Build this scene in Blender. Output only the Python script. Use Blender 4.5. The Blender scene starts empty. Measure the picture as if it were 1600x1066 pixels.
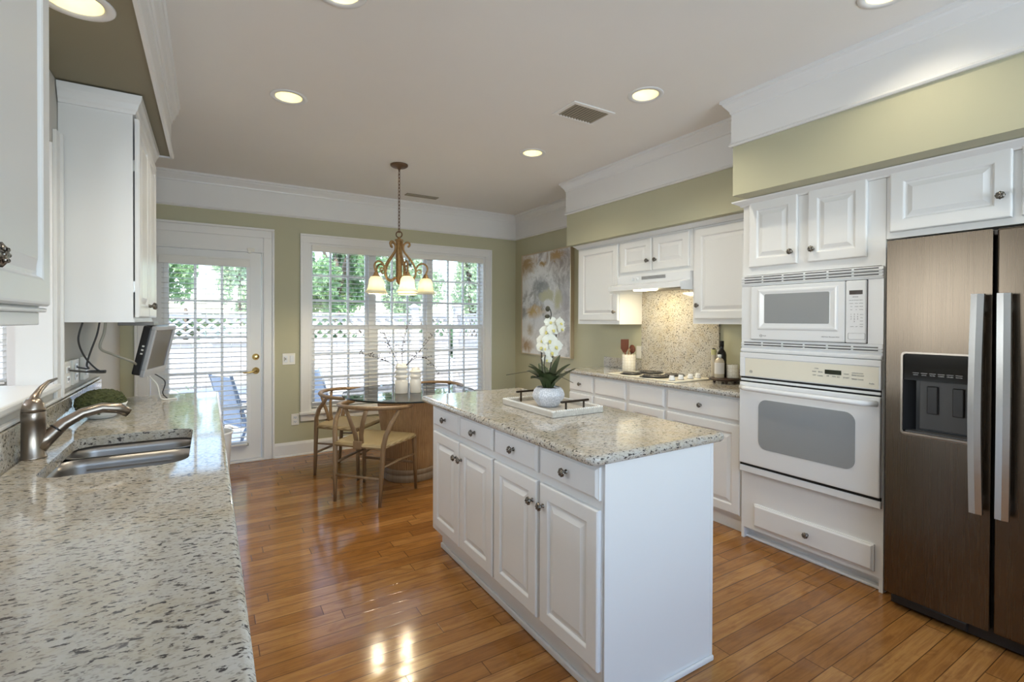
import bpy, bmesh, math, random
from mathutils import Matrix, Vector, Euler
PI = math.pi
sc = bpy.context.scene
C = sc.collection
random.seed(7)

# ------------------------------------------------------------------ camera
def cam_axes(yaw, pitch, roll):
    fw = Vector((math.sin(yaw)*math.cos(pitch), math.cos(yaw)*math.cos(pitch), math.sin(pitch)))
    r = Vector((math.cos(yaw), -math.sin(yaw), 0)); u = r.cross(fw)
    return r*math.cos(roll)+u*math.sin(roll), u*math.cos(roll)-r*math.sin(roll), fw
cd = bpy.data.cameras.new('camera'); cam = bpy.data.objects.new('camera', cd); C.objects.link(cam)
r_, u_, f_ = cam_axes(*[math.radians(a) for a in (31.575, -0.453, 0.194)])
m = Matrix(((r_.x, u_.x, -f_.x, 0), (r_.y, u_.y, -f_.y, 0), (r_.z, u_.z, -f_.z, 1.376), (0, 0, 0, 1)))
cam.matrix_world = m
cd.sensor_width = 36; cd.lens = 36*769.25/1600; cd.shift_y = (507.02-533)/1600; cd.clip_start = 0.02
sc.camera = cam
CH = 2.72                       # ceiling height

# ------------------------------------------------------------------ light
sc.view_settings.view_transform = 'Standard'; sc.view_settings.look = 'None'
sc.view_settings.gamma = 1; sc.view_settings.use_curve_mapping = False
sc.view_settings.exposure = 0.46
w = bpy.data.worlds.new('sky'); sc.world = w; w.use_nodes = True
nt = w.node_tree; bgn = nt.nodes['Background']
sky = nt.nodes.new('ShaderNodeTexSky'); sky.sky_type = 'NISHITA'; sky.sun_disc = False
sky.sun_elevation = math.radians(64); sky.sun_rotation = math.radians(200)
nt.links.new(sky.outputs[0], bgn.inputs[0]); bgn.inputs[1].default_value = 0.62
def lamp(name, kind, loc, rot, energy, color, **kw):
    d = bpy.data.lights.new(name, kind); d.energy = energy; d.color = color
    for k, v in kw.items(): setattr(d, k, v)
    o = bpy.data.objects.new(name, d); o.location = loc; o.rotation_euler = rot; C.objects.link(o); return o
lamp('sun', 'SUN', (0, -8, 12), (math.radians(26), 0, math.radians(-24)), 7.5, (1, .95, .87), angle=.02)
# added fill lamps standing in for daylight, behind the camera and in the left room
lamp('fill_behind', 'AREA', (1.2, -3.6, .8), (math.radians(140), 0, 0), 190, (.64, .82, 1), shape='RECTANGLE', size=2.8, size_y=1.2)  # added cool fill, tilted up to brighten the ceiling
lamp('fill_left_room', 'AREA', (-3.75, 2.2, 1.5), (math.radians(90), 0, math.radians(-90)), 70, (.93, .96, 1), shape='RECTANGLE', size=3.2, size_y=1.7)  # added lamp outside an unseen opening, lights the left room

# ------------------------------------------------------------------ materials
MATS = {}
def mat(name, col, rough=.5, metal=0, spec=.5, coat=0, emit=None, estr=0):
    if name in MATS: return MATS[name]
    mt = bpy.data.materials.new(name); mt.use_nodes = True
    b = mt.node_tree.nodes['Principled BSDF']
    b.inputs['Base Color'].default_value = (*col, 1); b.inputs['Roughness'].default_value = rough
    b.inputs['Metallic'].default_value = metal; b.inputs['Specular IOR Level'].default_value = spec
    b.inputs['Coat Weight'].default_value = coat
    if emit: b.inputs['Emission Color'].default_value = (*emit, 1); b.inputs['Emission Strength'].default_value = estr
    MATS[name] = mt; return mt
class NG:
    def __init__(s, mt): s.t = mt.node_tree; s.b = s.t.nodes.get('Principled BSDF')
    def n(s, ty, **kw):
        nd = s.t.nodes.new('ShaderNode'+ty)
        for k, v in kw.items(): setattr(nd, k, v)
        return nd
    def l(s, a, b): s.t.links.new(a, b)
    def obj(s, scale=(1, 1, 1), rot=(0, 0, 0)):
        tc = s.n('TexCoord'); mp = s.n('Mapping'); mp.inputs['Scale'].default_value = scale; mp.inputs['Rotation'].default_value = rot
        s.l(tc.outputs['Object'], mp.inputs[0]); return mp.outputs[0]
    def noise(s, vec, scale, detail=2, rough=.5, dist=0):
        nd = s.n('TexNoise'); nd.inputs['Scale'].default_value = scale; nd.inputs['Detail'].default_value = detail
        nd.inputs['Roughness'].default_value = rough; nd.inputs['Distortion'].default_value = dist
        s.l(vec, nd.inputs['Vector']); return nd.outputs['Fac']
    def ramp(s, fac, stops, interp='LINEAR'):
        nd = s.n('ValToRGB'); nd.color_ramp.interpolation = interp
        e = nd.color_ramp.elements
        while len(e) < len(stops): e.new(.5)
        for i, (p, c) in enumerate(stops): e[i].position = p; e[i].color = (*c, 1) if len(c) == 3 else c
        s.l(fac, nd.inputs[0]); return nd.outputs[0]
    def mix(s, f, a, b, mode='MIX'):
        nd = s.n('Mix', data_type='RGBA', blend_type=mode)
        for v, i in ((f, 0), (a, 6), (b, 7)):
            if isinstance(v, (int, float)): nd.inputs[i].default_value = v
            elif isinstance(v, tuple): nd.inputs[i].default_value = (*v, 1)
            else: s.l(v, nd.inputs[i])
        return nd.outputs[2]
    def math(s, op, a, b=None, c=None):
        nd = s.n('Math', operation=op)
        for i, v in enumerate((a, b, c)):
            if v is None: continue
            if isinstance(v, (int, float)): nd.inputs[i].default_value = v
            else: s.l(v, nd.inputs[i])
        return nd.outputs[0]
    def bump(s, h, strength=.2, dist=.01):
        nd = s.n('Bump'); nd.inputs['Strength'].default_value = strength; nd.inputs['Distance'].default_value = dist
        s.l(h, nd.inputs['Height']); s.l(nd.outputs[0], s.b.inputs['Normal'])
def paint(name, col, rough, var=.03, bump=.02, scale=60):
    mt = mat(name, col, rough); g = NG(mt); v = g.obj()
    f = g.noise(v, 2.5, 3); g.l(g.mix(f, tuple(c*(1-var) for c in col), tuple(min(1, c*(1+var)) for c in col)), g.b.inputs['Base Color'])
    if bump: g.bump(g.noise(v, scale, 2), bump, .004)
    return mt
M_green = paint('sage_wall_paint', (.49, .48, .335), .62, bump=.04, scale=180)
M_white = paint('white_trim_paint', (.80, .80, .79), .33, .015, .012, 30)
M_cab = paint('white_cabinet_paint', (.79, .80, .80), .30, .015, .03, 14)
M_ceil = paint('ceiling_paint', (.86, .835, .80), .85, .02, .03, 160)
M_grey = paint('offwhite_wall_paint', (.58, .56, .52), .6, .02, .03, 160)
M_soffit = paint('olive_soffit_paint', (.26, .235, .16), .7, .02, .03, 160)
M_appl = mat('white_enamel', (.78, .80, .82), .18)
M_applc = mat('cream_enamel', (.78, .75, .64), .2)
M_black = mat('black_plastic', (.012, .012, .013), .3)
M_dark = mat('dark_gap', (.01, .01, .01), .8)
M_dgrey = mat('dark_grey_plastic', (.07, .065, .06), .35)
M_mgrey = mat('grey_plastic', (.22, .21, .20), .4)
M_recess = mat('dispenser_grey_plastic', (.075, .07, .066), .4)
M_paddle = mat('dispenser_paddle', (.028, .026, .025), .4)
M_plate = mat('wall_plate_plastic', (.80, .78, .72), .35)
M_brass = mat('brass', (.75, .55, .22), .18, 1)
M_nickel = mat('brushed_nickel', (.33, .28, .235), .3, 1)
M_ovenglass = mat('grey_oven_glass', (.30, .32, .335), .06)
M_mwglass = mat('microwave_glass', (.30, .315, .325), .15)
M_ceramic = mat('white_ceramic', (.80, .79, .75), .35)
M_soil = mat('dark_soil', (.03, .024, .018), .9)
M_ink = mat('grey_ink', (.12, .12, .14), .6)
M_inkl = mat('light_ink', (.55, .55, .55), .6)
M_bronze = mat('dark_bronze', (.045, .032, .022), .38, .7)
M_cable = mat('black_cable', (.05, .05, .05), .5)
M_cableg = mat('grey_cable', (.33, .32, .27), .5)
M_twig = mat('dry_twig', (.055, .05, .05), .8)
M_bark = mat('bark', (.12, .09, .065), .9)

def granite():
    mt = mat('speckled_granite', (.6, .55, .42), .07, spec=.55); g = NG(mt)
    v = g.obj(rot=(0, 0, .35)); vs = g.obj(scale=(.46, 1, 1), rot=(0, 0, .9))
    base = g.mix(g.ramp(g.noise(v, 16, 5, .6), [(.35, (0, 0, 0)), (.65, (1, 1, 1))]), (.49, .44, .35), (.535, .52, .485))
    base = g.mix(g.ramp(g.noise(v, 80, 3, .6), [(.47, (0, 0, 0)), (.7, (.6, .6, .6))]), base, (.40, .34, .25))
    base = g.mix(g.ramp(g.noise(v, 5, 4, .6), [(.48, (0, 0, 0)), (.72, (.6, .6, .6))]), base, (.57, .575, .57))
    d1 = g.ramp(g.noise(vs, 108, 3, .6), [(.575, (0, 0, 0)), (.615, (.95, .95, .95))])
    d2 = g.ramp(g.noise(vs, 42, 4, .65, .4), [(.65, (0, 0, 0)), (.70, (.9, .9, .9))])
    d3 = g.ramp(g.noise(vs, 200, 2, .5), [(.56, (0, 0, 0)), (.66, (.6, .6, .6))])
    c = g.mix(d3, base, (.17, .15, .13)); c = g.mix(d1, c, (.045, .04, .042)); c = g.mix(d2, c, (.09, .08, .082))
    g.l(c, g.b.inputs['Base Color']); return mt
M_gran = granite()

def floor_mat():
    mt = mat('oak_plank_floor', (.4, .18, .06), .13, coat=.0); g = NG(mt)
    tc = g.n('TexCoord'); sp = g.n('SeparateXYZ'); g.l(tc.outputs['Object'], sp.inputs[0])
    x, y = sp.outputs[0], sp.outputs[1]
    W = .083; L = .95
    ry = g.math('DIVIDE', y, W); row = g.math('FLOOR', ry)
    wn = g.n('TexWhiteNoise', noise_dimensions='1D'); g.l(row, wn.inputs['W'])
    rx = g.math('DIVIDE', g.math('ADD', x, g.math('MULTIPLY', wn.outputs['Value'], 7.0)), L); colm = g.math('FLOOR', rx)
    cb = g.n('CombineXYZ'); g.l(row, cb.inputs[0]); g.l(colm, cb.inputs[1])
    wn2 = g.n('TexWhiteNoise', noise_dimensions='2D'); g.l(cb.outputs[0], wn2.inputs['Vector'])
    rnd = wn2.outputs['Value']
    fy = g.math('FRACT', ry); fx = g.math('FRACT', rx)
    ey = g.math('MINIMUM', fy, g.math('SUBTRACT', 1.0, fy)); ex = g.math('MULTIPLY', g.math('MINIMUM', fx, g.math('SUBTRACT', 1.0, fx)), L/W)
    edge = g.math('MINIMUM', ey, ex)
    line = g.ramp(edge, [(.008, (1, 1, 1)), (.030, (0, 0, 0))])
    cb2 = g.n('CombineXYZ'); g.l(g.math('MULTIPLY', x, 1.6), cb2.inputs[0]); g.l(g.math('MULTIPLY', y, 26), cb2.inputs[1]); g.l(g.math('MULTIPLY', rnd, 40), cb2.inputs[2])
    gr = g.noise(cb2.outputs[0], 2.4, 6, .65, .6)
    cb3 = g.n('CombineXYZ'); g.l(g.math('MULTIPLY', x, 3), cb3.inputs[0]); g.l(g.math('MULTIPLY', y, 9), cb3.inputs[1]); g.l(g.math('MULTIPLY', rnd, 60), cb3.inputs[2])
    fig = g.noise(cb3.outputs[0], 1.4, 4, .6, 1.5)
    base = g.ramp(rnd, [(0, (.28, .120, .030)), (.5, (.355, .162, .041)), (1, (.44, .22, .068))])
    c = g.mix(g.ramp(gr, [(.40, (0, 0, 0)), (.68, (.55, .55, .55))]), base, (.15, .052, .015))
    c = g.mix(g.ramp(fig, [(.5, (0, 0, 0)), (.66, (.40, .40, .40))]), c, (.15, .052, .015))
    c = g.mix(g.math('MULTIPLY', line, .9), c, (.05, .018, .006))
    g.l(c, g.b.inputs['Base Color'])
    wv = g.noise(g.obj(scale=(1.6, 5, 1)), 2.2, 2)
    h = g.math('SUBTRACT', g.math('MULTIPLY', wv, .8), g.math('MULTIPLY', line, .12))
    g.bump(h, .22, .006)
    return mt
M_floor = floor_mat()

def wood(name, c1, c2, axis=2, rough=.4, sc_=18):
    mt = mat(name, c1, rough); g = NG(mt); s = [sc_, sc_, sc_]; s[axis] = sc_*.07
    f = g.noise(g.obj(scale=tuple(s)), 3, 4, .6, .3)
    g.l(g.mix(g.ramp(f, [(.3, (0, 0, 0)), (.7, (1, 1, 1))]), c1, c2), g.b.inputs['Base Color']); return mt
M_chair = wood('oiled_ash', (.29, .19, .10), (.20, .128, .066))
M_bamboo = wood('pedestal_reed', (.50, .33, .175), (.36, .225, .115), 2, .4, 30)
M_plinth = wood('pedestal_base_wood', (.34, .26, .18), (.25, .18, .12))
M_spoon = wood('brown_utensil_wood', (.16, .05, .022), (.10, .03, .014))
M_spoonl = wood('light_utensil_wood', (.38, .24, .12), (.28, .17, .08))
M_board = wood('dark_board_wood', (.065, .032, .018), (.04, .02, .012))
M_traywood = wood('whitewashed_wood', (.62, .58, .51), (.44, .40, .34), 1, .55)

def cord_mat():
    mt = mat('woven_paper_cord', (.50, .40, .22), .75); g = NG(mt)
    tc = g.n('TexCoord'); sp = g.n('SeparateXYZ'); g.l(tc.outputs['Object'], sp.inputs[0])
    ax = g.math('ABSOLUTE', sp.outputs[0]); ay = g.math('ABSOLUTE', sp.outputs[1])
    sel = g.math('GREATER_THAN', ax, ay)
    t = g.math('ADD', g.math('MULTIPLY', sel, ax), g.math('MULTIPLY', g.math('SUBTRACT', 1.0, sel), ay))
    s = g.math('SINE', g.math('MULTIPLY', t, 900))
    g.l(g.mix(g.math('MULTIPLY_ADD', s, .5, .5), (.36, .27, .13), (.56, .45, .26)), g.b.inputs['Base Color']); g.bump(s, .4, .003); return mt
M_cord = cord_mat()

def steel(name, col, rough, vert=True, wave=0):
    mt = mat(name, col, rough, 1); g = NG(mt)
    f = g.noise(g.obj(scale=(300, 300, 3) if vert else (3, 300, 300)), 1.0, 2)
    r = g.math('MULTIPLY_ADD', f, .04, rough-.02); g.l(r, g.b.inputs['Roughness'])
    if wave: g.bump(g.noise(g.obj(scale=(1, 3.2, .5)), 1.6, 1), wave, .03)
    return mt
M_steel = steel('fridge_steel', (.150, .121, .094), .27, True, .06)
M_steelh = steel('handle_steel', (.62, .62, .62), .24)
M_sink = steel('sink_steel', (.40, .385, .37), .36, False)
M_gold = mat('antique_gold', (.42, .25, .095), .42, .65); g = NG(M_gold)
g.l(g.mix(g.noise(g.obj(), 45, 3), (.22, .12, .05), (.55, .36, .16)), g.b.inputs['Base Color'])
M_canopy = mat('antique_bronze', (.17, .10, .055), .45, .5)
M_pewter = mat('pewter', (.17, .15, .13), .32, .9); g = NG(M_pewter)
g.l(g.mix(g.ramp(g.noise(g.obj(), 260, 2), [(.4, (0, 0, 0)), (.6, (1, 1, 1))]), (.02, .018, .016), (.36, .33, .29)), g.b.inputs['Base Color'])

def glass(name, tint=(1, 1, 1), refl=.10, facing=.25):
    mt = bpy.data.materials.new(name); mt.use_nodes = True; t = mt.node_tree
    for n in list(t.nodes): t.nodes.remove(n)
    o = t.nodes.new('ShaderNodeOutputMaterial'); tr = t.nodes.new('ShaderNodeBsdfTransparent'); gl = t.nodes.new('ShaderNodeBsdfGlossy')
    tr.inputs[0].default_value = (*tint, 1); gl.inputs['Roughness'].default_value = .01
    lw = t.nodes.new('ShaderNodeLayerWeight'); lw.inputs[0].default_value = facing
    mx = t.nodes.new('ShaderNodeMixShader'); mu = t.nodes.new('ShaderNodeMath'); mu.operation = 'MULTIPLY_ADD'; mu.inputs[1].default_value = .8; mu.inputs[2].default_value = refl*.4
    t.links.new(lw.outputs['Fresnel'], mu.inputs[0]); t.links.new(mu.outputs[0], mx.inputs[0])
    t.links.new(tr.outputs[0], mx.inputs[1]); t.links.new(gl.outputs[0], mx.inputs[2]); t.links.new(mx.outputs[0], o.inputs[0])
    return mt
M_pane = glass('window_glass', (.97, .99, .98), .05, .12)
M_tabglass = glass('table_glass', (.78, .775, .755), .25, .35)
M_tabedge = mat('glass_edge', (.015, .02, .018), .1)
def shade_mat():
    mt = mat('frosted_glass_shade', (.90, .88, .74), .4); g = NG(mt)
    tl = g.n('BsdfTranslucent'); tl.inputs[0].default_value = (.95, .92, .80, 1); ms = g.n('MixShader'); ms.inputs[0].default_value = .55
    g.l(g.b.outputs[0], ms.inputs[1]); g.l(tl.outputs[0], ms.inputs[2]); g.l(ms.outputs[0], g.t.nodes['Material Output'].inputs[0])
    g.b.inputs['Emission Color'].default_value = (1, .86, .55, 1); g.b.inputs['Emission Strength'].default_value = .08
    return mt
M_shade = shade_mat()
M_bulb = mat('lit_bulb', (1, 1, 1), .5, emit=(1, .85, .52), estr=14)
M_canbulb = mat('lit_downlight_bulb', (1, 1, 1), .5, emit=(1, .86, .50), estr=7)
M_baffle = mat('downlight_reflector', (.84, .80, .58), .35)
M_hoodlamp = mat('lit_hood_lens', (1, 1, 1), .5, emit=(1, .88, .55), estr=7)
M_blind = mat('blind_slat_white', (.80, .79, .75), .45)
M_leaf = mat('orchid_leaf', (.055, .075, .03), .38)
M_stem = mat('orchid_stem', (.045, .04, .02), .5)
M_petal = mat('orchid_petal', (.74, .73, .63), .55)
M_petalc = mat('orchid_centre', (.62, .55, .18), .6)
def tree_mat(name, a, b):
    mt = mat(name, a, .6); g = NG(mt)
    g.l(g.mix(g.noise(g.obj(), 1.7, 3), a, b), g.b.inputs['Base Color'])
    tl = g.n('BsdfTranslucent'); tl.inputs[0].default_value = (*[min(1, c*1.6) for c in b], 1)
    ad = g.n('MixShader'); ad.inputs[0].default_value = .35
    out = g.t.nodes['Material Output']; g.l(g.b.outputs[0], ad.inputs[1]); g.l(tl.outputs[0], ad.inputs[2]); g.l(ad.outputs[0], out.inputs[0])
    return mt
M_tree = [tree_mat('leaf_mid_green', (.16, .27, .13), (.30, .42, .22)), tree_mat('leaf_pale_green', (.30, .40, .26), (.46, .54, .38)), tree_mat('leaf_dark_green', (.08, .15, .08), (.18, .28, .15))]
M_fence = paint('white_fence_paint', (.50, .48, .475), .6, .03, .03, 30)
M_patio = paint('patio_concrete', (.76, .74, .72), .9, .08, .1, 40)
M_patiof = mat('blue_grey_metal', (.20, .23, .29), .5)
M_sling = mat('blue_grey_sling', (.34, .38, .46), .7)
M_moss = mat('moss', (.045, .055, .018), .95); g = NG(M_moss)
g.l(g.mix(g.noise(g.obj(), 60, 3), (.02, .025, .006), (.10, .115, .04)), g.b.inputs['Base Color'])

# ------------------------------------------------------------------ mesh builder
class MB:
    def __init__(s): s.bm = bmesh.new(); s.smooth = False
    def _xf(s, vs, M):
        if M is not None:
            for v in vs: v.co = M @ v.co
    def box(s, x0, x1, y0, y1, z0, z1, bev=0, M=None, seg=2):
        b = bmesh.new(); bmesh.ops.create_cube(b, size=1)
        for v in b.verts: v.co = Vector(((x0+x1)/2+v.co.x*(x1-x0), (y0+y1)/2+v.co.y*(y1-y0), (z0+z1)/2+v.co.z*(z1-z0)))
        if bev: bmesh.ops.bevel(b, geom=b.edges[:], offset=min(bev, .45*min(abs(x1-x0), abs(y1-y0), abs(z1-z0))), segments=seg, profile=.5, affect='EDGES')
        return s.merge(b, M)
    def merge(s, b, M=None):
        s._xf(b.verts, M); mp = {}
        for v in b.verts: mp[v] = s.bm.verts.new(v.co)
        for f in b.faces:
            try: nf = s.bm.faces.new([mp[v] for v in f.verts]); nf.smooth = f.smooth
            except ValueError: pass
        b.free(); return s
    def lathe(s, prof, at=(0, 0, 0), seg=24, M=None, smooth=True, wob=None, caps=True):
        """prof: list of (radius, z)"""
        b = bmesh.new(); rings = []
        for (r, z) in prof:
            ring = []
            for k in range(seg):
                a = 2*PI*k/seg; rr = r*(wob(a, z) if wob else 1)
                ring.append(b.verts.new((rr*math.cos(a), rr*math.sin(a), z)))
            rings.append(ring)
        for i in range(len(rings)-1):
            for k in range(seg):
                f = b.faces.new((rings[i][k], rings[i][(k+1) % seg], rings[i+1][(k+1) % seg], rings[i+1][k])); f.smooth = smooth
        if caps:
            for ring, rv in ((rings[0], True), (rings[-1], False)):
                if prof[0 if rv else -1][0] > 1e-4: b.faces.new(ring[::-1] if rv else ring)
        T = Matrix.Translation(at)
        return s.merge(b, (M @ T) if M is not None else T)
    def cyl(s, p0, p1, r0, r1=None, seg=16, smooth=True):
        return s.tube([p0, p1], [r0, r0 if r1 is None else r1], seg, smooth)
    def tube(s, pts, rad, seg=10, smooth=True, caps=True, flat=1.0, up=None):
        pts = [Vector(p) for p in pts]; n = len(pts)
        if not isinstance(rad, (list, tuple)): rad = [rad]*n
        b = bmesh.new(); rings = []; prev = None
        for i, p in enumerate(pts):
            d = (pts[min(i+1, n-1)]-pts[max(i-1, 0)]).normalized()
            if prev is None:
                a = Vector(up) if up else (Vector((0, 0, 1)) if abs(d.z) < .9 else Vector((1, 0, 0)))
                x = d.cross(a).normalized()
            else:
                x = (prev-d*prev.dot(d)).normalized()
            prev = x; y = d.cross(x)
            rings.append([b.verts.new(p+(x*math.cos(2*PI*k/seg)+y*math.sin(2*PI*k/seg)*flat)*rad[i]) for k in range(seg)])
        for i in range(n-1):
            for k in range(seg):
                f = b.faces.new((rings[i][k], rings[i][(k+1) % seg], rings[i+1][(k+1) % seg], rings[i+1][k])); f.smooth = smooth
        if caps: b.faces.new(rings[0][::-1]); b.faces.new(rings[-1])
        return s.merge(b)
    def sphere(s, c, r, seg=12, scale=(1, 1, 1), M=None):
        b = bmesh.new(); bmesh.ops.create_uvsphere(b, u_segments=seg, v_segments=max(6, seg*2//3), radius=r)
        for v in b.verts: v.co = Vector((v.co.x*scale[0], v.co.y*scale[1], v.co.z*scale[2]))
        for f in b.faces: f.smooth = True
        T = Matrix.Translation(c)
        return s.merge(b, T @ M if M is not None else T)
    def poly(s, pts, thick=None):
        vs = [s.bm.verts.new(p) for p in pts]; s.bm.faces.new(vs); return s
    def prism(s, pts2, z0, z1, M=None, bev=0):
        b = bmesh.new(); lo = [b.verts.new((x, y, z0)) for x, y in pts2]; hi = [b.verts.new((x, y, z1)) for x, y in pts2]; n = len(pts2)
        b.faces.new(lo[::-1]); b.faces.new(hi)
        for k in range(n): b.faces.new((lo[k], lo[(k+1) % n], hi[(k+1) % n], hi[k]))
        if bev: bmesh.ops.bevel(b, geom=[e for e in b.edges if abs(e.verts[0].co.z-e.verts[1].co.z) < 1e-6], offset=bev, segments=3, profile=.5, affect='EDGES')
        return s.merge(b, M)
    def sweep(s, path, prof, z=0):
        """profile (d, z) swept along a floor path; d points to the left of the path, corners mitred"""
        pts = [Vector((p[0], p[1])) for p in path]; n = len(pts); rings = []
        for i in range(n):
            ds = []
            if i > 0: ds.append((pts[i]-pts[i-1]).normalized())
            if i < n-1: ds.append((pts[i+1]-pts[i]).normalized())
            ns = [Vector((-d.y, d.x)) for d in ds]
            m_ = ns[0] if len(ns) == 1 else (ns[0]+ns[1])/(1+ns[0].dot(ns[1]))
            rings.append([s.bm.verts.new((pts[i].x+m_.x*d, pts[i].y+m_.y*d, z+zz)) for d, zz in prof])
        k = len(prof)
        for i in range(n-1):
            for j in range(k): s.bm.faces.new((rings[i][j], rings[i][(j+1) % k], rings[i+1][(j+1) % k], rings[i+1][j]))
        s.bm.faces.new(rings[0]); s.bm.faces.new(rings[-1][::-1]); return s
    def rings(s, loops, cap0=False, cap1=False, smooth=False, closed=True):
        """loft through lists of points of one length"""
        vs = [[s.bm.verts.new(p) for p in L] for L in loops]; k = len(vs[0])
        for i in range(len(vs)-1):
            for j in range(k if closed else k-1):
                f = s.bm.faces.new((vs[i][j], vs[i][(j+1) % k], vs[i+1][(j+1) % k], vs[i+1][j])); f.smooth = smooth
        if cap0: s.bm.faces.new(vs[0][::-1])
        if cap1: s.bm.faces.new(vs[-1])
        return s
def holed(mb, outer, holes, z):
    b = bmesh.new(); es = []
    for L in [outer]+holes:
        vs = [b.verts.new((x, y, z)) for x, y in L]
        for i in range(len(vs)): es.append(b.edges.new((vs[i], vs[(i+1) % len(vs)])))
    bmesh.ops.triangle_fill(b, use_beauty=True, use_dissolve=False, edges=es)
    mb.merge(b)
def circle(cx, cy, r, n=32): return [(cx+r*math.cos(2*PI*k/n), cy+r*math.sin(2*PI*k/n)) for k in range(n)]
def rrect(x0, x1, y0, y1, r, n=6):
    out = []
    for cx, cy, a0 in ((x1-r, y1-r, 0), (x0+r, y1-r, PI/2), (x0+r, y0+r, PI), (x1-r, y0+r, 1.5*PI)):
        for k in range(n+1): a = a0+PI/2*k/n; out.append((cx+r*math.cos(a), cy+r*math.sin(a)))
    return out
WM = {}
def finish(bm, name, mt, parent=None, keepn=False):
    if not keepn: bmesh.ops.recalc_face_normals(bm, faces=bm.faces[:])
    me = bpy.data.meshes.new(name)
    if parent is not None: bm.transform(WM[parent].inverted())
    bm.to_mesh(me); bm.free(); me.materials.append(mt)
    o = bpy.data.objects.new(name, me); C.objects.link(o)
    if parent is not None: o.parent = parent; WM[o] = WM[parent]
    else: WM[o] = Matrix.Identity(4)
    return o
def part(name, mb, mt, parent, label=None):
    o = finish(mb.bm, name, mt, parent)
    if label: o['label'] = label
    return o
def tag(o, label, cat, group=None, kind=None):
    o['label'] = label; o['category'] = cat
    if group: o['group'] = group
    if kind: o['kind'] = kind
    return o
def thing(name, label, cat, loc=(0, 0, 0), rotz=0, group=None):
    o = bpy.data.objects.new(name, None); o.empty_display_size = .05; C.objects.link(o)
    o.location = loc; o.rotation_euler = (0, 0, rotz); WM[o] = Matrix.Translation(loc) @ Matrix.Rotation(rotz, 4, 'Z')
    return tag(o, label, cat, group)
def solo(name, mb, mt, label, cat, group=None):
    bm = mb.bm; lo = [min(v.co[i] for v in bm.verts) for i in range(3)]; hi = [max(v.co[i] for v in bm.verts) for i in range(3)]
    c = Vector(((lo[0]+hi[0])/2, (lo[1]+hi[1])/2, lo[2])); bm.transform(Matrix.Translation(-c))
    o = finish(bm, name, mt); o.location = c; WM[o] = Matrix.Translation(c); return tag(o, label, cat, group)
def struct(name, mb, mt, parent=None):
    o = finish(mb.bm, name, mt, parent)
    if parent is None: o['kind'] = 'structure'
    return o
def sroot(name, loc):
    o = bpy.data.objects.new(name, None); o.empty_display_size = .05; C.objects.link(o); o.location = loc
    WM[o] = Matrix.Translation(loc); o['kind'] = 'structure'; return o
def dup(root, loc, rotz, label=None):
    r = root.copy(); C.objects.link(r); r.location = loc; r.rotation_euler = (0, 0, rotz)
    if label: r['label'] = label
    for ch in list(root.children):
        c = ch.copy(); C.objects.link(c); c.parent = r
        for gch in ch.children: d = gch.copy(); C.objects.link(d); d.parent = c
    return r
def text_mb(txt, size, M):
    cu = bpy.data.curves.new('t', 'FONT'); cu.body = txt; cu.size = size; cu.align_x = 'CENTER'; cu.align_y = 'CENTER'; cu.extrude = .0002
    ob = bpy.data.objects.new('t', cu); C.objects.link(ob); dg = bpy.context.evaluated_depsgraph_get()
    me = bpy.data.meshes.new_from_object(ob.evaluated_get(dg)); bpy.data.objects.remove(ob); bpy.data.curves.remove(cu)
    mb = MB(); b = bmesh.new(); b.from_mesh(me); bpy.data.meshes.remove(me); mb.merge(b, M); return mb
def face_M(origin, u, n):
    """local x along u, local y up, local z out along n"""
    u = Vector(u); n = Vector(n); v = Vector((0, 0, 1))
    return Matrix(((u.x, v.x, n.x, origin[0]), (u.y, v.y, n.y, origin[1]), (u.z, v.z, n.z, origin[2]), (0, 0, 0, 1)))
def faceX(x, y, z, sgn):       # a face looking along sgn*X; local x runs so that it is to the right of a viewer
    return face_M((x, y, z), (0, sgn, 0), (sgn, 0, 0))
# ------------------------------------------------------------------ setting
XR = 3.37; YB = 5.40; XL = -.55; XB = -.66
mb = MB(); mb.box(-3.8, 6.0, -2.6, YB+.02, -.06, 0); struct('floor', mb, M_floor)
CANS = [(2.21, 2.09), (.41, 3.25), (2.21, 3.29), (.46, 2.10), (2.36, .92)]
mb = MB(); holed(mb, [(-3.8, -2.6), (4.0, -2.6), (4.0, YB+.1), (-3.8, YB+.1)], [circle(x, y, .076) for x, y in CANS], CH)
mb.box(-4.2, 4.4, -3.0, YB+.6, CH+.16, CH+.30); struct('ceiling', mb, M_ceil)  # upper slab is unseen, added to block the sun
def wall_open(name, axis, pos, thick, a0, a1, z0, z1, opens, mt):
    """opens: (a0,a1,z0,z1) sorted along a"""
    mb = MB(); cur = a0
    def bx(p, q, s, t):
        if q-p < 1e-4 or t-s < 1e-4: return
        if axis == 'y': mb.box(p, q, min(pos, pos+thick), max(pos, pos+thick), s, t)
        else: mb.box(min(pos, pos+thick), max(pos, pos+thick), p, q, s, t)
    for (b0, b1, c0, c1) in opens:
        bx(cur, b0, z0, z1); bx(b0, b1, z0, c0); bx(b0, b1, c1, z1); cur = b1
    bx(cur, a1, z0, z1); return struct(name, mb, mt)
WX0, WX1, WZ0, WZ1 = .875, 2.920, .435, 2.165         # picture window opening
DX0, DX1 = -.45, .437
wall_open('wall_back', 'y', YB, .16, XB, 4.0, 0, CH+.16, [(DX0-.02, DX1+.02, 0, 2.05), (WX0, WX1, WZ0, WZ1)], M_green)
wall_open('wall_back_left_room', 'y', YB, .16, -3.8, XB, 0, CH+.16, [(-2.75, -1.36, .85, 2.1)], M_grey)
wall_open('wall_right', 'x', XR, .16, -2.6, YB, 0, CH+.16, [], M_green)
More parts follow.
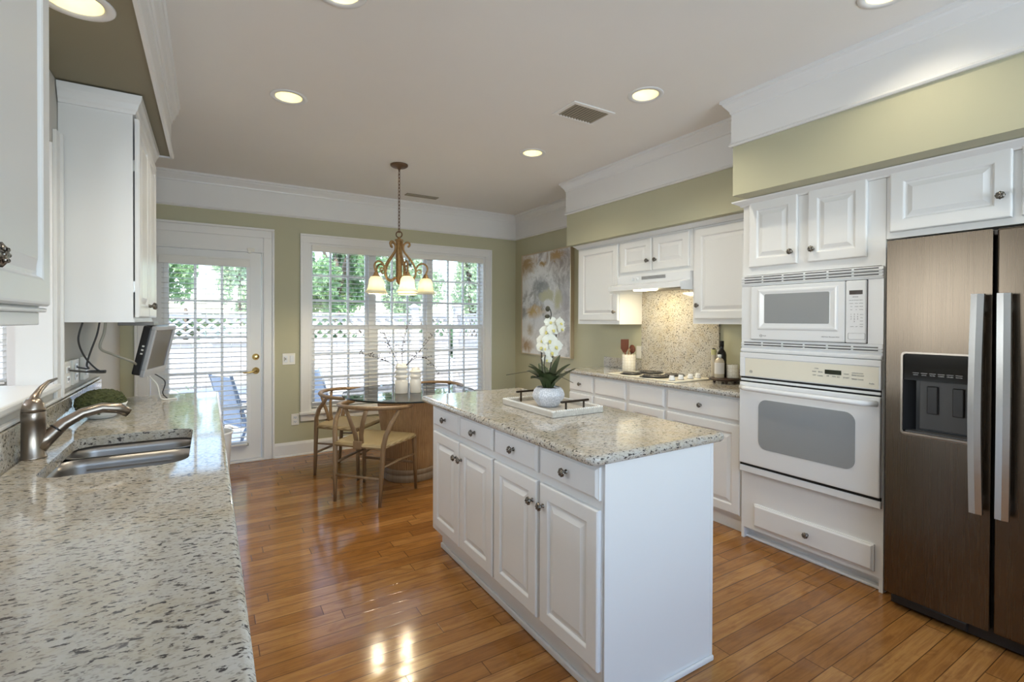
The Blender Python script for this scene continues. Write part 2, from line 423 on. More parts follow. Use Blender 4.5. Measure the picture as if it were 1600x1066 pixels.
# partition on the left with the pass-through over the sink
wall_open('wall_left', 'x', XL, -.11, -2.6, 3.64, 0, CH, [(1.42, 2.72, 1.075, 2.1)], M_grey)
mb = MB(); mb.box(XB-.1, XB, 3.64, YB, 0, CH); mb.box(XB-.1, XL-.11, 3.60, 3.641, 0, CH); struct('wall_left_breakfast', mb, M_grey)
wall_open('wall_front', 'y', -2.5, -.12, -3.8, 4.0, 0, CH+.16, [(-.4, 2.7, .9, 2.6)], M_grey)  # unseen opening, added and sized so the fill lamp reaches the ceiling
wall_open('wall_left_room', 'x', -3.6, -.12, -2.5, YB, 0, CH+.16, [(.6, 3.8, .6, 2.3)], M_grey)  # unseen opening added to let light into the left room
# dropped soffits
mb = MB(); mb.box(2.72, XR, -2.5, 1.86, 2.139, CH); struct('wall_right_soffit_near', mb, M_green)
mb = MB(); mb.box(2.98, XR, 1.86, 3.83, 2.105, CH); struct('wall_right_soffit_far', mb, M_green)
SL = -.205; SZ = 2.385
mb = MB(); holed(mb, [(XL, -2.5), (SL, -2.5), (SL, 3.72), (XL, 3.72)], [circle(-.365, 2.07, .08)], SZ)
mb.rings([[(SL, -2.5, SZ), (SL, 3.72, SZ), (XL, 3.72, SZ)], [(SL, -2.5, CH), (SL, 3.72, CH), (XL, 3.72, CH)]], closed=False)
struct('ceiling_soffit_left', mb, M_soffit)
# white frieze with crown moulding
def crown(h):
    return [(0, -h), (.014, -h), (.020, -h+.008), (.014, -h+.018), (.008, -h+.022), (.008, -.088), (.013, -.084), (.015, -.072), (.024, -.058), (.042, -.034), (.046, -.024), (.056, -.018), (.056, 0), (0, 0)]
mb = MB(); mb.sweep([(2.72, -2.5), (2.72, 1.86), (2.985, 1.86)], crown(CH-2.436), CH); struct('trim_1', mb, M_white)
mb = MB(); mb.sweep([(2.98, 1.87), (2.98, 3.83), (XR, 3.83), (XR, YB), (XB, YB)], crown(CH-2.405), CH); struct('trim_2', mb, M_white)
mb = MB(); mb.sweep([(XL, 3.72), (SL, 3.72), (SL, -2.5)], [(0, -.345), (.012, -.345), (.018, -.335), (.018, -.318), (.010, -.312), (.004, -.30), (.004, -.13), (.010, -.125), (.012, -.105), (.020, -.10), (.03, -.065), (.04, -.05), (.042, -.02), (.05, -.015), (.05, 0), (0, 0)], CH); struct('trim_3', mb, M_white)
# baseboards
bp = [(0, 0), (.016, 0), (.016, .115), (.012, .125), (.006, .14), (0, .14)]
mb = MB(); mb.sweep([(XR, 3.74), (XR, YB), (.545, YB)], bp); mb.sweep([(XR, 3.74), (XR, YB), (.545, YB)], [(.016, 0), (.028, 0), (.026, .012), (.016, .018)]); struct('baseboard_back', mb, M_white)
mb = MB(); mb.sweep([(XB, YB-.01), (XB, 3.66)], bp); struct('baseboard_left', mb, M_white)

# ------------------------------------------------------------------ picture window
win = sroot('window_1', (1.9, YB, .40))
mb = MB()
def casing(mb, x0, x1, z0, z1, w_, y=YB, bottom=False):
    for (a, b, c, d) in ((x0-w_+.016, x0, z0, z1), (x1, x1+w_-.016, z0, z1), (x0-w_+.016, x1+w_-.016, z1, z1+w_-.016)):
        mb.box(a, b, y-.018, y, c, d, .002)
    mb.box(x0-w_-.004, x0-w_+.016, y-.026, y, z0, z1+w_-.016, .003); mb.box(x1+w_-.016, x1+w_+.004, y-.026, y, z0, z1+w_-.016, .003); mb.box(x0-w_-.004, x1+w_+.004, y-.026, y, z1+w_-.016, z1+w_+.004, .003)
casing(mb, WX0, WX1, WZ0-.02, WZ1, .085); struct('casing', mb, M_white, win)
mb = MB(); mb.box(WX0-.10, WX1+.10, YB-.05, YB+.06, WZ0-.028, WZ0, .006); mb.box(WX0-.088, WX1+.088, YB-.02, YB, WZ0-.095, WZ0-.028, .004); struct('window_sill', mb, M_white, win)
mb = MB()
for (a, b, c, d) in ((WX0, WX0+.02, WZ0, WZ1), (WX1-.02, WX1, WZ0, WZ1), (WX0+.02, WX1-.02, WZ1-.02, WZ1), (WX0+.02, WX1-.02, WZ0, WZ0+.02)): mb.box(a, b, YB+.0, YB+.158, c, d)
MX = [1.527, 2.207]
for x in MX: mb.box(x-.033, x+.033, YB+.045, YB+.155, WZ0, WZ1, .003)
struct('window_frame', mb, M_white, win)
bays = [(WX0+.02, MX[0]-.033), (MX[0]+.033, MX[1]-.033), (MX[1]+.033, WX1-.02)]
MR = 1.295
def sash(mb, gl, x0, x1, z0, z1, y, st, cols, rows, bot, top):
    mb.box(x0, x0+st, y, y+.035, z0, z1, .003); mb.box(x1-st, x1, y, y+.035, z0, z1, .003); mb.box(x0+st, x1-st, y+.001, y+.034, z0, z0+bot, .003); mb.box(x0+st, x1-st, y+.001, y+.034, z1-top, z1, .003)
    X0, X1, Z0, Z1 = x0+st, x1-st, z0+bot, z1-top
    for i in range(1, cols): x = X0+(X1-X0)*i/cols; mb.box(x-.010, x+.010, y+.006, y+.029, Z0, Z1)
    for i in range(1, rows): z = Z0+(Z1-Z0)*i/rows; mb.box(X0, X1, y+.0068, y+.0282, z-.010, z+.010)
    gl.box(X0-.004, X1+.004, y+.016, y+.019, Z0-.004, Z1+.004)
for (x0, x1) in bays:
    mb = MB(); gl = MB(); sash(mb, gl, x0, x1, MR-.02, WZ1-.02, YB+.095, .028, 3, 3, .04, .04)
    o = struct('upper_sash', mb, M_white, win); struct('glass_pane', gl, M_pane, o)
    mb = MB(); gl = MB(); sash(mb, gl, x0, x1, WZ0+.02, MR+.02, YB+.055, .042, 3, 3, .06, .042)
    o = struct('lower_sash', mb, M_white, win); struct('glass_pane', gl, M_pane, o)
def blind(root, x0, x1, z0, z1, y, pitch, valh, depth=.046, tilt=.10, ladders=3, val_over=.0):
    mb = MB(); mb.box(x0-val_over, x1+val_over, y-.034, y-.022, z1-valh, z1, .003); mb.box(x0-val_over, x1+val_over, y-.036, y-.02, z1-.018, z1, .004); mb.box(x0+.005, x1-.005, y-.021, y+.025, z1-.045, z1-.004)
    part('valance', mb, M_blind, root)
    mb = MB(); z = z0+.035
    while z < z1-valh*.7:
        c = []
        for k in range(5):
            t = -1+.5*k; c.append((y+t*depth/2, z+.0035*(1-t*t)+t*depth/2*tilt))
        top = [(x0+.008, a, b) for a, b in c]; bt = [(x0+.008, a, b-.0025) for a, b in c][::-1]
        L = top+bt; mb.rings([L, [(x1-.008, p[1], p[2]) for p in L]], True, True)
        z += pitch
    part('slats', mb, M_blind, root)
    mb = MB(); mb.box(x0+.008, x1-.008, y-.024, y+.024, z0, z0+.018, .004); part('bottom_rail', mb, M_blind, root)
    mb = MB()
    for k in range(ladders):
        x = x0+(x1-x0)*(.09+.82*k/(ladders-1))
        for dy in (-depth/2-.001, depth/2+.001): mb.tube([(x, y+dy, z0+.01), (x, y+dy, z1-.03)], .0012, 4)
    part('ladder_cords', mb, M_blind, root)
bl = thing('venetian_blind', 'wide white slatted blind across the three-part window behind the table', 'blind', (1.9, YB-.0, WZ0))
blind(bl, WX0+.022, WX1-.022, WZ0+.004, WZ1-.022, YB+.027, .0445, .062, .038, .10, 9)
# ------------------------------------------------------------------ garden door
dr = sroot('door_1', (0, YB, 0))
mb = MB()
for (a, b, c, d) in ((DX0-.088, DX0-.015, 0, 2.175), (DX1+.015, DX1+.09, 0, 2.175), (DX0-.088, DX1+.09, 2.175, 2.246)): mb.box(a, b, YB-.018, YB, c, d, .003)
for (a, b, c, d) in ((DX0-.11, DX0-.088, 0, 2.246), (DX1+.09, DX1+.112, 0, 2.246), (DX0-.11, DX1+.112, 2.246, 2.268)): mb.box(a, b, YB-.028, YB, c, d, .005)
mb.box(DX0-.015, DX1+.015, YB-.006, YB, 2.04, 2.175); mb.box(DX0-.015, DX1+.015, YB-.015, YB, 2.028, 2.052, .003)
struct('door_casing', mb, M_white, dr)
mb = MB(); mb.box(DX0-.02, DX0, YB+.0, YB+.15, 0, 2.05); mb.box(DX1, DX1+.02, YB, YB+.15, 0, 2.05); mb.box(DX0, DX1, YB, YB+.15, 2.03, 2.05); mb.box(DX0-.02, DX1+.02, YB-.03, YB+.16, 0, .018, .004); struct('door_frame', mb, M_white, dr)
GX0, GX1, GZ0, GZ1 = -.325, .315, .19, 1.89
slab = MB(); Y0, Y1 = YB+.012, YB+.055
for (a, b, c, d) in ((DX0+.004, GX0, .024, 2.026), (GX1, DX1-.004, .024, 2.026), (GX0, GX1, .024, GZ0), (GX0, GX1, GZ1, 2.026)): slab.box(a, b, Y0, Y1, c, d)
ds = struct('door_slab', slab, M_white, dr)
mb = MB(); gl = MB()
for (a, b, c, d) in ((GX0-.025, GX0+.01, GZ0-.025, GZ1+.025), (GX1-.01, GX1+.025, GZ0-.025, GZ1+.025), (GX0+.01, GX1-.01, GZ0-.025, GZ0+.01), (GX0+.01, GX1-.01, GZ1-.01, GZ1+.025)): mb.box(a, b, Y0-.008, Y0+.01, c, d, .003)
for i in (1, 2): x = GX0+(GX1-GX0)*i/3; mb.box(x-.011, x+.011, Y0+.008, Y0+.032, GZ0, GZ1)
for i in range(1, 5): z = GZ0+(GZ1-GZ0)*i/5; mb.box(GX0, GX1, Y0+.0088, Y0+.0312, z-.011, z+.011)
struct('glazing_bars', mb, M_white, dr)
gl.box(GX0, GX1, Y0+.017, Y0+.021, GZ0, GZ1); struct('glass_pane', gl, M_pane, dr)
R90 = Matrix.Rotation(PI/2, 4, 'X')      # local z -> -y
kx = .386
mb = MB(); mb.lathe([(.032, 0), (.031, .006), (.022, .010), (.020, .022), (.013, .024), (.0, .024)], (0, 0, 0), 24, Matrix.Translation((kx, Y0, 1.012)) @ R90, caps=False); struct('deadbolt', mb, M_brass, dr)
mb = MB(); mb.lathe([(.033, 0), (.031, .008), (.016, .012), (.012, .04), (.0, .042)], (0, 0, 0), 24, Matrix.Translation((kx, Y0, .877)) @ R90, caps=False)
mb.tube([(kx, Y0-.038, .877), (kx-.02, Y0-.045, .874), (kx-.06, Y0-.047, .866), (kx-.10, Y0-.044, .864), (kx-.115, Y0-.042, .868)], [.011, .011, .009, .008, .006], 10); struct('lever_handle', mb, M_brass, dr)
db = thing('door_blind', 'narrow white slatted blind fixed on the glass garden door', 'blind', (0, YB, .17))
blind(db, -.372, .318, .168, 1.955, YB-.024, .0455, .075, .034, .10, 3, .012)
mb = MB(); mb.box(.30, .322, YB-.04, YB+.010, .160, .180, .002); part('hold_down_bracket', mb, M_cableg, db)
mb = MB(); mb.box(.31, .375, YB-.026, YB, 2.035, 2.068, .004); mb.box(.32, .345, YB-.022, YB+.0, 2.018, 2.036, .002); solo('door_sensor', mb, M_plate, 'small white alarm contact on the frame over the garden door', 'sensor')

# ------------------------------------------------------------------ wall plates
def plate(name, x, z, w_, h, label, kind):
    t = thing(name, label, 'switch' if kind == 's' else 'socket', (x, YB, z))
    mb = MB(); mb.box(x-w_/2, x+w_/2, YB-.007, YB, z-h/2, z+h/2, .003); part('cover_plate', mb, M_plate, t)
    if kind == 's':
        mb = MB(); mb.box(x+.010, x+.048, YB-.011, YB-.005, z-.034, z+.034, .002); part('rocker', mb, M_appl, t)
        mb = MB(); mb.box(x-.048, x-.010, YB-.0085, YB-.005, z-.034, z+.034, .002); part('rocker', mb, M_appl, t)
        mb = MB(); mb.box(x-.034, x-.024, YB-.016, YB-.007, z-.008, z+.012, .002); mb.box(x-.044, x-.038, YB-.010, YB-.007, z-.02, z+.02); part('dimmer_lever', mb, M_cableg, t)
    else:
        for dz in (-.021, .021):
            mb = MB(); mb.box(x-.017, x+.017, YB-.010, YB-.005, z+dz-.015, z+dz+.015, .004); s_ = part('socket_face', mb, M_appl, t)
            mb = MB(); mb.box(x-.008, x-.005, YB-.0105, YB-.009, z+dz-.004, z+dz+.008); mb.box(x+.005, x+.008, YB-.0105, YB-.009, z+dz-.004, z+dz+.006); mb.box(x-.002, x+.002, YB-.0105, YB-.009, z+dz-.011, z+dz-.007); part('slots', mb, M_dark, s_)
plate('light_switch', .680, .981, .118, .114, 'white double switch plate on green wall between door and window', 's')
plate('wall_socket', .739, .365, .073, .115, 'white double socket low on green wall beside the window', 'o')

# ------------------------------------------------------------------ outdoors
GZ = -.30
mb = MB(); mb.box(-9, 14, YB+.16, 30, GZ-.06, GZ); struct('patio_ground', mb, M_patio)
mb = MB(); mb.box(-3.8, 6, YB+.16, YB+1.3, GZ, -.06); struct('patio_step', mb, M_patio)
def fence(name, label, p0, p1, step):
    p0 = Vector((*p0, 0)); p1 = Vector((*p1, 0)); d = (p1-p0); L = d.length; a = math.atan2(d.y, d.x)
    t = thing(name, label, 'fence', (p0.x, p0.y, GZ), a)
    M = Matrix.Translation((p0.x, p0.y, 0)) @ Matrix.Rotation(a, 4, 'Z')
    mb = MB(); x = .0
    while x < L-.01:
        e = min(x+.138, L); mb.box(x, e, .0, .02, GZ+.06, 1.02, M=M); x += .142
    part('boards', mb, M_fence, t)
    mb = MB()
    for (z0, z1, y0, y1) in ((.985, 1.045, -.03, .04), (1.40, 1.46, -.03, .04), (1.475, 1.51, -.06, .07), (.30, .38, -.03, .0), (GZ+.1, GZ+.18, -.03, 0)): mb.box(0, L, y0, y1, z0, z1, M=M)
    part('rails', mb, M_fence, t)
    mb = MB(); pw = .178; z0, z1 = 1.045, 1.40; n = int(L/pw)+3; an = math.atan2(.075*2, pw)
    for yy, sg in ((.0, 1), (.012, -1)):
        for k in range(-3, n):
            H = z1-z0; dx = H/math.tan(an); x0 = k*pw if sg > 0 else k*pw+dx
            hw = .042/math.sin(an)*.5
            def cl(p): return p
            pts = [(x0-hw, z0), (x0+hw, z0), (x0+sg*dx+hw, z1), (x0+sg*dx-hw, z1)]
            pts = [(min(max(px, 0), L), pz) for px, pz in pts]
            if max(p[0] for p in pts)-min(p[0] for p in pts) < .05: continue
            b = bmesh.new(); f0 = [b.verts.new((px, yy-.005, pz)) for px, pz in pts]; f1 = [b.verts.new((px, yy+.005, pz)) for px, pz in pts]
            try:
                b.faces.new(f0); b.faces.new(f1[::-1])
                for q in range(4): b.faces.new((f0[q], f0[(q+1) % 4], f1[(q+1) % 4], f1[q]))
            except ValueError: pass
            mb.merge(b, M)
    part('lattice', mb, M_fence, t)
    x = step*.5 if step < L else L
    return t, M, L
def fpost(t, M, x, h=1.70):
    mb = MB(); mb.box(x-.075, x+.075, -.08, .08, GZ, h-.06, .006, M=M); mb.box(x-.10, x+.10, -.105, .105, h-.07, h-.035, .006, M=M); mb.lathe([(.10, h-.035), (.02, h)], (x, 0, 0), 4, M, False); part('post', mb, M_fence, t)
FY = 9.5
t, M, L = fence('garden_fence', 'long white board fence with lattice top across the patio', (-6.5, FY), (4.28, FY), 3)
for x in (-.9+.0, 6.5-.9+.2, 6.5+3.52): fpost(t, M, x)
t, M, L = fence('garden_fence', 'shorter white lattice-topped fence running from corner towards the house', (4.44, FY-.1), (4.44, 6.2), 3)
fpost(t, M, 0.0, 1.72); fpost(t, M, 2.2, 1.66)
def tree(label, x, y, cr, cz, rx, rz, n, mi, trunk=True, leaf=.16):
    t = thing('tree', label, 'tree', (x, y, GZ), 0, 'trees beyond the garden fence')
    if trunk:
        mb = MB(); pts = [(x, y, GZ), (x+.05, y, cz*.4), (x-.04, y+.05, cz*.8), (x+.02, y, cz+rz*.5)]; mb.tube(pts, [.17*cr, .14*cr, .11*cr, .04], 9)
        for k in range(5):
            a = 2*PI*k/5+x; mb.tube([(x, y, cz*.6+.2*k), (x+rx*.4*math.cos(a), y+rx*.4*math.sin(a), cz+.2*k), (x+rx*.75*math.cos(a), y+rx*.75*math.sin(a), cz+rz*.4)], [.07*cr, .05*cr, .02], 6)
        part('trunk', mb, M_bark, t)
    mb = MB(); rn = random.Random(int(x*100)+int(y*10)); clumps = []
    for k in range(26):
        while True:
            p = Vector((rn.uniform(-1, 1), rn.uniform(-1, 1), rn.uniform(-1, 1)))
            if .25 < p.length < 1: break
        clumps.append((p, rn.uniform(.22, .42)))
    bm = mb.bm
    for k in range(int(n*1.8)):
        p, r = rn.choice(clumps); q = Vector((rn.gauss(0, 1), rn.gauss(0, 1), rn.gauss(0, 1))).normalized()*r*rn.uniform(.5, 1)
        c = Vector((x+(p.x+q.x)*rx, y+(p.y+q.y)*min(rx, .8), cz+(p.z+q.z)*rz))
        if c.z < GZ+.1: continue
        E_ = Euler((rn.uniform(0, PI), rn.uniform(0, PI), rn.uniform(0, 2*PI))).to_matrix(); s = leaf*rn.uniform(.6, 1.25)
        v = [bm.verts.new(c+E_ @ Vector(q2)*s) for q2 in ((-.5, 0, 0), (0, -.27, .06), (.5, 0, 0), (0, .27, .06))]
        bm.faces.new(v)
    o = finish(mb.bm, 'foliage', M_tree[mi], t, keepn=True); o['kind'] = 'stuff'
T_ = [('dense mid green tree beyond fence in the left half of the door glass', -1.25, 13.6, 1.0, 2.5, .85, 1.3, 5200, 0, True, .15),
 ('pale green airy tree beyond fence in the right half of the door glass', .75, 14.6, .8, 2.6, .62, 1.4, 2300, 1, True, .15),
 ('broad mid green leafy tree beyond the fence in the left window bay', 2.75, 13.0, 1.2, 2.6, 1.0, 1.45, 8000, 0, True, .15),
 ('pale green airy tree beyond fence in the middle window bay', 4.98, 13.6, 1.0, 2.6, .82, 1.4, 4200, 1, True, .15),
 ('slender pale tree beyond the fence corner in the right window bay', 6.75, 13.2, 1.0, 2.7, .60, 1.5, 2200, 1, True, .15),
 ('tall mid green tree at the right edge of the right window bay', 8.7, 14.6, 1.3, 3.0, .95, 1.8, 4800, 0, True, .17),
 ('low dark shrub close behind the lattice opposite the glass door', -.35, 10.9, .6, .75, .80, .62, 2600, 2, True, .13),
 ('low dark shrub close behind the lattice opposite the left window bay', 2.2, 10.9, .6, .75, .95, .62, 2800, 2, True, .13),
 ('low dark shrub close behind the lattice opposite the middle window bay', 4.6, 10.9, .6, .75, .75, .62, 2400, 2, True, .13),
 ('low dark shrub close behind the lattice beyond the fence corner', 7.0, 10.9, .6, .75, .80, .62, 2400, 2, True, .13)]
for a in T_: tree(*a)
def patio_chair(x, y, rz, label):
    t = thing('patio_chair', label, 'chair', (x, y, GZ), rz, 'chairs out on the patio'); M = WM[t]
    def T(*ps): return [M @ Vector(p) for p in ps]
    for s in (-.27, .27):
        mb = MB(); mb.tube(T((.25, s, 0), (.23, s, .60), (.0, s, .63), (-.25, s, .62)), .018, 8); part('front_leg_and_arm', mb, M_patiof, t)
        mb = MB(); mb.tube(T((-.32, s, 0), (-.16, s, .42), (-.34, s, 1.02)), .018, 8); part('back_leg', mb, M_patiof, t)
    mb = MB(); mb.box(-.22, .26, -.25, .25, .40, .42, .006, M=M); part('seat', mb, M_sling, t)
    mb = MB(); mb.rings([T((-.18, -.25, .44), (-.18, .25, .44)), T((-.33, -.25, 1.0), (-.33, .25, 1.0)), T((-.345, -.25, 1.0), (-.345, .25, 1.0)), T((-.195, -.25, .44), (-.195, .25, .44)), T((-.18, -.25, .44), (-.18, .25, .44))], closed=False); part('backrest', mb, M_sling, t)
patio_chair(1.45, 6.75, -.5, 'dark framed patio chair just outside the left window bay')
patio_chair(.42, 6.9, .4, 'blue-grey patio chair low behind the right half of the door glass')
tt = thing('patio_table', 'low slatted dark patio table beyond the garden door', 'table', (.15, 7.9, GZ))
mb = MB()
for k in range(7): mb.box(-.35+.0, .65, 7.55+.1*k, 7.63+.1*k, GZ+.66, GZ+.69)
part('tabletop', mb, M_patiof, tt)
for sx in (-.28, .58):
    for sy in (7.6, 8.15): mb = MB(); mb.box(sx-.025, sx+.025, sy-.025, sy+.025, GZ, GZ+.66); part('leg', mb, M_patiof, tt)
tp = thing('potted_yucca', 'spiky potted plant on the patio seen through the garden door', 'plant', (-.12, 8.7, GZ))
mb = MB(); mb.lathe([(.13, GZ), (.18, GZ+.34), (.19, GZ+.36), (.16, GZ+.36)], (-.12, 8.7, 0), 16); part('pot', mb, M_patiof, tp)
mb = MB()
for k in range(18):
    a = 2.4*k; e = .35+.5*((k*7) % 11)/11; c = Vector((-.12, 8.7, GZ+.36)); d = Vector((math.cos(a)*math.cos(e), math.sin(a)*math.cos(e), math.sin(e)))
    mb.tube([c, c+d*.3, c+d*.52-Vector((0, 0, .05))], [.016, .014, .002], 5, flat=.3)
part('leaves', mb, M_tree[2], tp)

# ------------------------------------------------------------------ room on the left seen through the pass-through
w2 = sroot('window_2', (-2.05, YB, .85))
mb = MB(); casing(mb, -2.75, -1.36, .85, 2.1, .08); struct('casing', mb, M_white, w2)
mb = MB(); gl = MB(); sash(mb, gl, -2.75, -1.36, .85, 2.1, YB+.06, .045, 3, 4, .05, .05); struct('sash', mb, M_white, w2); struct('glass_pane', gl, M_pane, w2)
b3 = thing('window_blind', 'white slatted blind glimpsed through the pass-through at left edge', 'blind', (-2.05, YB, .87))
blind(b3, -2.74, -1.37, .86, 2.09, YB+.027, .045, .06, .036, .1, 4)
# pass-through ledge, casing
mb = MB(); mb.box(XL-.30, XL+.022, 1.36, 2.745, 1.078, 1.108, .008); solo('passthrough_ledge', mb, M_white, 'white ledge of the pass-through opening behind the tap', 'ledge')
mb = MB(); mb.box(XL, XL+.014, 2.72, 2.785, 1.04, 2.16, .003); mb.box(XL, XL+.024, 2.772, 2.79, 1.04, 2.16, .004); mb.box(XL-.11, XL+.002, 2.708, 2.722, 1.075, 2.1); struct('trim_4', mb, M_white)
mb = MB(); mb.box(XL, XL+.014, 1.30, 1.42, 1.04, 2.1, .003); struct('trim_5', mb, M_white)
mb = MB(); mb.box(XL, XL+.016, 1.38, 3.64, 1.035, 1.048, .004); struct('trim_6', mb, M_white)
# ------------------------------------------------------------------ joinery
def rect_loop(M, ins, z, W, H): return [M @ Vector(p) for p in ((ins, ins, z), (W-ins, ins, z), (W-ins, H-ins, z), (ins, H-ins, z))]
def panel_mb(M, W, H, fr=.055, t=.019):
    mb = MB(); L = [(0, 0), (0, t-.006), (.004, t-.001), (.008, t)]
    L += [(fr, t), (fr+.004, t-.002), (fr+.009, t-.009), (fr+.016, t-.009), (fr+.036, t-.0015), (fr+.038, t-.0005)]
    mb.rings([rect_loop(M, i, z, W, H) for i, z in L], True, True); return mb
def drawer_mb(M, W, H, t=.019):
    mb = MB(); mb.rings([rect_loop(M, i, z, W, H) for i, z in [(0, 0), (0, t-.008), (.004, t-.007), (.010, t-.002), (.013, t)]], True, True); return mb
def knob(M, x, y, parent, t=.019, s=1.0):
    T = M @ Matrix.Translation((x, y, t)); mb = MB()
    mb.lathe([(.009*s, 0), (.008*s, .004), (.0055*s, .008), (.0055*s, .014), (.012*s, .018), (.0165*s, .021), (.0165*s, .025), (.012*s, .029), (.006*s, .031), (.0, .0315)], (0, 0, 0), 20, T, True, lambda a, z: 1+(.09*math.cos(8*a) if .016 < z < .029 else 0), caps=False)
    for k in range(6): a = 2*PI*k/6; mb.sphere(T @ Vector((.009*s*math.cos(a), .009*s*math.sin(a), .029)), .0035*s, 6)
    part('knob', mb, M_pewter, parent)
def door(root, M, W, H, kx=None, ky=None, fr=.055, name='door'):
    o = part(name, panel_mb(M, W, H, fr), M_cab, root)
    if kx is not None: knob(M, kx, ky, o)
    return o
def drawer(root, M, W, H, kn=True):
    o = part('drawer', drawer_mb(M, W, H), M_cab, root)
    if kn: knob(M, W/2, H/2, o)
    return o
def slab_mb(pts_outer, holes, z0, z1, r=.016, round_=True):
    """stone slab with a bullnose edge and optional holes"""
    mb = MB(); n = 5; loops = []; h = (z1-z0)
    import itertools
    P = [Vector(p) for p in pts_outer]; N = len(P)
    def inset(d):
        out = []
        for i in range(N):
            a = (P[i]-P[i-1]).normalized(); b = (P[(i+1) % N]-P[i]).normalized(); na = Vector((-a.y, a.x)); nb = Vector((-b.y, b.x))
            mm = (na+nb)/(1+na.dot(nb)); out.append(P[i]+mm*d)
        return out
    prof = [(r*(1-math.cos(t)), z0+h/2+h/2*math.sin(t)*1.0) for t in [(-1+2*k/8)*PI/2 for k in range(9)]]
    prof = [(r-r*math.cos((-1+2*k/8)*PI/2), z0+h/2+h/2*math.sin((-1+2*k/8)*PI/2)) for k in range(9)]
    L = [[Vector((p.x, p.y, z)) for p in inset(d)] for d, z in prof]
    mb.rings(L, smooth=True)
    holed(mb, [(p.x, p.y) for p in inset(r)], holes, z1); holed(mb, [(p.x, p.y) for p in inset(r)], holes, z0)
    for hpts in holes: mb.rings([[(x, y, z0) for x, y in hpts], [(x, y, z1) for x, y in hpts]])
    bmesh.ops.remove_doubles(mb.bm, verts=mb.bm.verts[:], dist=1e-5)
    return mb

# island
IX0, IX1, IY0, IY1 = 1.16, 1.742, 1.272, 2.80
isl = thing('kitchen_island', 'white island cabinet with four doors and four drawers under granite', 'island', (1.45, 2.04, 0))
mb = MB(); mb.box(IX0, IX1-.015, IY0+.006, IY1, .12, .884); mb.box(IX0+.055, IX1-.06, IY0+.02, IY1-.04, 0, .12); part('carcass', mb, M_cab, isl)
mb = MB(); mb.box(IX0+.03, IX1, IY0, IY0+.006, .0, .884); mb.box(IX0-.0, IX0+.03, IY0-.001, IY0+.008, .10, .884); mb.box(IX1-.014, IX1+.002, IY0-.002, IY1, 0, .884, .002); mb.box(IX0+.055, IX1, IY0-.012, IY0, 0, .022, .006); part('end_panel', mb, M_cab, isl)
mb = MB(); mb.box(IX0+.045, IX0+.058, IY0+.01, IY1-.04, 0, .118); mb.box(IX0+.032, IX0+.046, IY0-.003, IY1-.04, 0, .03, .006); mb.box(IX0+.002, IX0+.05, IY0+.005, IY1, .112, .122); part('toe_kick', mb, M_cab, isl)
for (y1, y0, kx) in ((2.752, 2.402, 'r'), (2.392, 2.036, 'l'), (2.018, 1.664, 'r'), (1.640, 1.290, 'l')):
    W = y1-y0; drawer(isl, faceX(IX0, y1, .750, -1), W, .117)
    door(isl, faceX(IX0, y1, .152, -1), W, .565, W-.012-.014 if kx == 'r' else .026, .48)
ctr = [(1.083, 1.252), (1.800, 1.252), (1.812, 1.264), (1.812, 2.84), (1.10, 2.84), (1.083, 2.825)]
def corner_round(pts, r, n=5):
    out = []; N = len(pts)
    for i in range(N):
        p = Vector(pts[i]); a = (Vector(pts[i-1])-p).normalized(); b = (Vector(pts[(i+1) % N])-p).normalized()
        for k in range(n+1):
            t = k/n; q = p+a*r*(1-t)**2+b*r*t**2; out.append((q.x, q.y))
    return out
mb = slab_mb(corner_round([(1.085, 1.250), (1.808, 1.250), (1.808, 2.83), (1.085, 2.83)], .045), [], .884, .921, .016)
solo('island_worktop', mb, M_gran, 'speckled granite slab on the white island', 'worktop')

# right hand run of base cabinets
FX = 2.925            # face frame; doors stand 19 mm proud
def base_cab(label, y0, y1, fronts, doors):
    t = thing('base_cabinet', label, 'cabinet', (3.15, (y0+y1)/2, 0), 0, 'base cabinets under the hob worktop')
    mb = MB(); mb.box(FX, XR-.004, y0+.001, y1-.001, .10, .882); part('carcass', mb, M_cab, t)
    mb = MB(); mb.box(FX+.035, FX+.06, y0, y1, 0, .10); part('toe_kick', mb, M_cab, t)
    for (a, b, k) in fronts: drawer(t, faceX(FX, b, .724, -1), b-a, .140, k)
    for (a, b, k) in doors: door(t, faceX(FX, b, .118, -1), b-a, .585, {'l': .03, 'r': (b-a)-.03, None: None}[k], .50)
    return t
base_cab('white base cabinet left of the oven with one wide knobbed drawer', 1.908, 2.535, [(1.925, 2.52, True)], [(1.925, 2.52, 'l')])
base_cab('white base cabinet under the hob with two knobless drawer fronts', 2.535, 3.345, [(2.55, 2.915, False), (2.955, 3.33, False)], [(2.55, 2.915, 'r'), (2.955, 3.33, 'l')])
base_cab('narrow white base cabinet at the far end of the hob worktop', 3.345, 3.70, [(3.36, 3.69, True)], [(3.36, 3.69, 'r')])
mb = slab_mb([(2.872, 1.908), (XR-.022, 1.908), (XR-.022, 3.735), (2.89, 3.735), (2.872, 3.72)], [], .884, .921, .015)
solo('hob_worktop', mb, M_gran, 'long granite worktop carrying the white hob', 'worktop')
mb = MB(); mb.box(XR-.021, XR-.001, 2.40, 3.20, .922, 1.64, .002); solo('splashback', mb, M_gran, 'tall granite splashback under the range hood', 'splashback')
mb = MB(); mb.box(XR-.020, XR-.001, 3.203, 3.70, .922, 1.02, .002); solo('splashback', mb, M_gran, 'low granite upstand behind the utensil crock', 'splashback')
mb = MB(); mb.box(XR-.020, XR-.001, 1.91, 2.397, .922, 1.02, .002); solo('splashback', mb, M_gran, 'low granite upstand behind the bottles beside oven', 'splashback')
